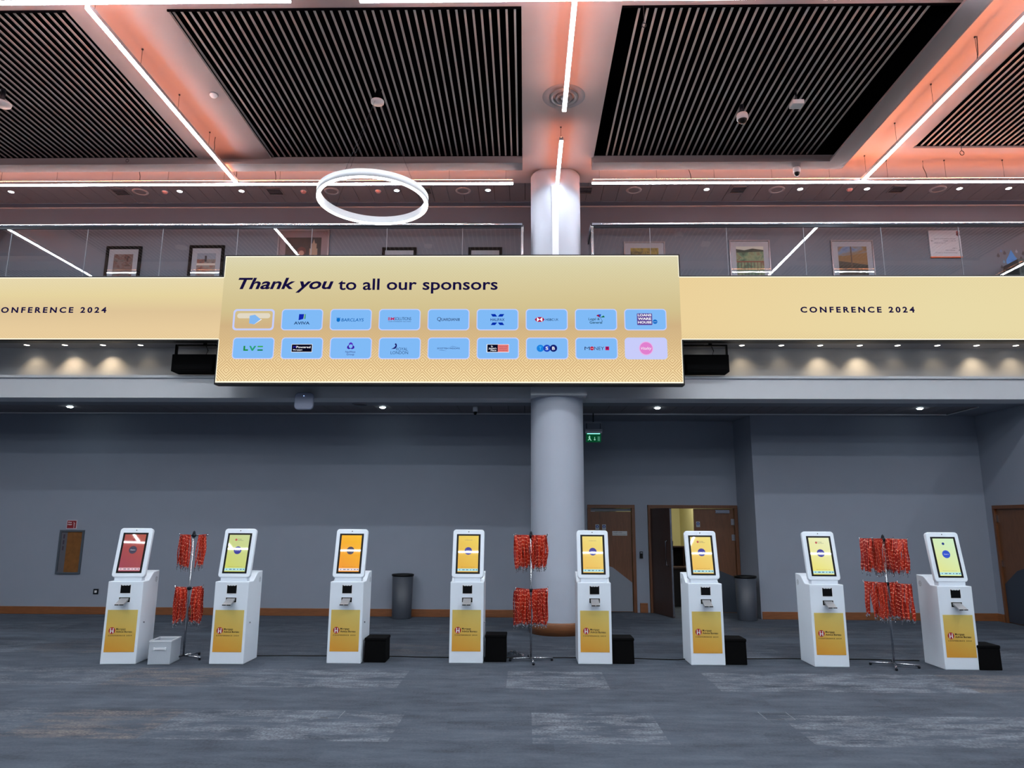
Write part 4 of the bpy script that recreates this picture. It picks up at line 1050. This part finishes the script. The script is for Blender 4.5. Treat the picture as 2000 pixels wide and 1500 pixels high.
# ================================================================== LANYARD STANDS
def stand(x, y, rz, label, z2, topz=1.42, arz=0, AL=.215):
    t = thing('lanyard_stand', label, 'display stand', (x, y, 0), rz)
    b = MB(); b.tube([(0, 0, .03), (0, 0, topz+.03)], .0115, STEEL, 12); b.lathe([(.0, topz+.06), (.014, topz+.045), (.018, topz+.02), (.012, topz+.01)], DARKM, seg=12, caps=False); b.build('pole', t)
    for k in range(4):
        a = k*PI/2; c, s = math.cos(a), math.sin(a)
        b = MB(); L = .255
        b.tube([(0, 0, .035), (L*c, L*s, .03)], .011, STEEL, 8); o = b.build('leg', t)
        b = MB(); b.lathe([(.014, 0), (.016, .018), (.01, .028)], DARKM, L*c*.96, L*s*.96, seg=12); b.build('foot', o)
        c, s = math.cos(a+arz), math.sin(a+arz)
        for z in (topz, z2):
            b = MB(); b.tube([(0, 0, z), (AL*c, AL*s, z), ((AL+.007)*c, (AL+.007)*s, z+.025)], .0045, CHROME, 8); b.build('arm', t)
    for z in (topz, z2):
        b = MB(); b.lathe([(.02, z-.02), (.024, z-.01), (.024, z+.012), (.018, z+.02)], DARKM, seg=16); b.build('hub', t)
    return t
def lan_proto(v):
    """ribbon loop hanging over an arm: arm along local x, ribbon falls on both sides (local y)"""
    rnd = random.Random(v); L = .365+rnd.uniform(-.015, .02); sway = rnd.uniform(-.02, .02); tw = rnd.uniform(-.35, .35); w_ = .0085
    b = MB(); k = 12; kk = b.mi(RED)
    def strip(sgn):
        prev = None
        for i in range(k+1):
            u = i/k; z = .006-L*u
            yv = sgn*(.006+.014*math.sin(PI*min(1, u*1.05))+.004*math.sin(u*9+v))*(1 if u < .9 else (1-u)*8+.2)
            xv = sway*u*u+.004*math.sin(u*7+v*2+sgn); a = tw*u+.4*sgn*math.sin(u*4+v)*u
            p = Vector((xv, yv, z)); q = Vector((math.cos(a), math.sin(a), 0))*w_; n_ = Vector((-math.sin(a), math.cos(a), 0))*.0008
            cur = [b.bm.verts.new(p-q-n_), b.bm.verts.new(p+q-n_), b.bm.verts.new(p+q+n_), b.bm.verts.new(p-q+n_)]
            if prev:
                for j in range(4): b.bm.faces.new([prev[j], prev[(j+1) % 4], cur[(j+1) % 4], cur[j]]).material_index = kk
            else: first.append(cur)
            prev = cur
        b.bm.faces.new(prev).material_index = kk
        return p
    first = []
    p = strip(1); p2 = strip(-1)
    b.box(-w_, w_, -.0065, .0065, .0045, .0065, RED)
    rib = b.bm
    e = (p+p2)/2
    b2 = MB(); b2.box(e.x-.007, e.x+.007, e.y-.004, e.y+.004, e.z-.014, e.z+.006, STEEL)
    b2.tube([(e.x, e.y, e.z-.014), (e.x+.004, e.y, e.z-.024), (e.x, e.y, e.z-.042), (e.x-.006, e.y, e.z-.036)], .0028, STEEL, 6)
    t = thing('lanyard', 'x', 'lanyard')
    b.build('ribbon', t); b2.build('metal_clip', t)
    return t
protos = [lan_proto(v) for v in range(8)]; used = [False]*8
def hang(x, y, rz, z, arms, label, grp, sag=1.0):
    for k, (a0, a1, n) in arms.items():
        a = rz+k*PI/2
        for i in range(n):
            r = a0+(a1-a0)*(i+.5)/n+random.uniform(-.002, .002); v = random.randrange(8)
            if used[v]: o = copy_tree(protos[v])
            else: o = protos[v]; used[v] = True
            o.location = (x+r*math.cos(a), y+r*math.sin(a), z+.0045)
            o.rotation_euler = (random.uniform(-.03, .03), random.uniform(-.05, .05), a+random.uniform(-.12, .12)+(PI if random.random() < .5 else 0))
            o.scale = (1, 1, sag*random.uniform(.97, 1.04))
            o['label'] = label; o['category'] = 'lanyard'; o['group'] = grp
ST = [(-4.0, 8.71, math.radians(-20), .795, 'chrome lanyard stand between the two leftmost kiosks, sparsely filled on top', 'left', 1.41),
      (.075, 8.745, math.radians(6), .795, 'chrome lanyard stand in front of the column', 'middle', 1.425),
      (4.20, 8.60, math.radians(-22), .91, 'chrome lanyard stand between the two rightmost kiosks', 'right', 1.41)]
AR = (0, math.radians(36), math.radians(62))
for i, (x, y, rz, z2, lab, nm, tz) in enumerate(ST): stand(x, y, rz, lab, z2, tz, AR[i], .215 if i == 0 else .27)
for idx, (x, y, rz, z2, lab, nm, tz) in enumerate(ST):
    if idx == 0:
        up = {0: (.08, .15, 4), 1: (.14, .2, 3), 2: (.09, .21, 9), 3: (.05, .2, 6)}; low = {0: (.06, .21, 11), 1: (.05, .2, 6), 2: (.04, .21, 11), 3: (.05, .2, 10)}
    else:
        rz += AR[idx]; up = {k: (.03, .265, 14) for k in range(4)}; low = {k: (.03, .265, 14 if k != 1 else 11) for k in range(4)}
    hang(x, y, rz, tz, up, 'red patterned lanyard hanging from the upper tier of the %s stand' % nm, 'lanyards on the upper tier of the %s stand' % nm, 1.0)
    hang(x, y, rz, z2, low, 'red patterned lanyard hanging from the lower tier of the %s stand' % nm, 'lanyards on the lower tier of the %s stand' % nm, 1.03)

# ================================================================== BINS, STORAGE BOX, CABLE
t = thing('storage_basket', 'open white fabric storage basket on the floor beside the leftmost kiosk', 'storage box', (-4.125, 8.50, 0), math.radians(6))
a, bb, hh, th = .120, .15, .25, .006
b = MB(); b.box(-a, a, -bb, -bb+th, 0, hh, FAB).box(-a, a, bb-th, bb, 0, hh, FAB).box(-a, -a+th, -bb+th, bb-th, 0, hh, FAB).box(a-th, a, -bb+th, bb-th, 0, hh, FAB).box(-a, a, -bb, bb, 0, .006, FABIN); b.build('fabric_body', t)
b = MB(); q = .008
b.box(-a-.002, a+.002, -bb-.003, -bb+q, hh-.008, hh+.006, WHITE2).box(-a-.002, a+.002, bb-q, bb+.003, hh-.008, hh+.006, WHITE2).box(-a-.003, -a+q, -bb, bb, hh-.008, hh+.006, WHITE2).box(a-q, a+.003, -bb, bb, hh-.008, hh+.006, WHITE2); b.build('hem', t)
b = MB(); b.box(-.065, .065, -bb-.008, -bb, .155, .18, WHITE2).box(-.07, -.055, -bb-.01, -bb, .15, .185, WHITE2).box(.055, .07, -bb-.01, -bb, .15, .185, WHITE2); b.build('handle', t, bevel=.003)

for x, y, lab in ((-2.055, 12.34, 'grey oval waste bin with black rim against the left wall'), (3.71, 12.42, 'grey oval waste bin with dark rim beside the open double door')):
    t = thing('waste_bin', lab, 'waste bin', (x, y, 0), 0, 'grey waste bins along the wall')
    b = MB(); b.lathe([(.155, 0), (.16, .01), (.175, .69)], GREYBIN, seg=40, sy=.85); b.build('bin_body', t)
    b = MB(); b.lathe([(.178, .68), (.186, .69), (.186, .715), (.165, .72), (.13, .705), (.0, .68)], BLK, seg=40, sy=.85, caps=False); b.build('rim', t)
    b = MB(); b.box(-.006, .006, -.152, -.146, .66, .672, STEEL); b.build('rivet', t)

pts = []
random.seed(3)
x = -3.7
while x < 4.8:
    pts.append((x, 8.95+.03*math.sin(x*2.2)+.015*random.uniform(-1, 1)+(.02 if x > 2 else -.04), .007)); x += .22
b = MB(); b.tube(pts, .006, BLK, 6)
tag(b.build('floor_cable'), 'black power cable running along the carpet behind the kiosks', 'cable')
t = thing('clear_plastic_wrapper', 'crumpled clear plastic wrapper on the carpet beside the middle lanyard stand', 'wrapper', (-.13, 9.05, 0))
b = MB(); PL = glass('clear_film', 2.5, (.9, .92, .95)); rnd = random.Random(5); N = 9
gv = [[b.bm.verts.new((-.12+.24*i/N, -.08+.16*j/N, max(.002, .05*rnd.random()*math.sin(PI*i/N)+.01))) for j in range(N+1)] for i in range(N+1)]
kk = b.mi(PL)
for i in range(N):
    for j in range(N): b.bm.faces.new([gv[i][j], gv[i+1][j], gv[i+1][j+1], gv[i][j+1]]).material_index = kk
b.build('film', t)
b = MB(); b.rect(-.03, .05, .01, .03, -.02, P((150, 156, 164))); b.build('seam', t, solid=False)

for x, y, lab in ((-1.65, 6.34, 'square carpeted floor socket cover in front of the kiosks, left'), (2.12, 6.44, 'square carpeted floor socket cover in front of the kiosks, right')):
    t = thing('floor_socket_cover', lab, 'floor box', (x, y, 0), 0)
    q = .12; b = MB()
    b.box(-q, q, -q, -q+.004, 0, .0025, GREY).box(-q, q, q-.004, q, 0, .0025, GREY).box(-q, -q+.004, -q, q, 0, .0025, GREY).box(q-.004, q, -q, q, 0, .0025, GREY); b.build('frame', t)
    b = MB(); b.box(-.03, .03, -q+.01, -q+.018, 0, .003, DARKM); b.build('lift_tab', t)
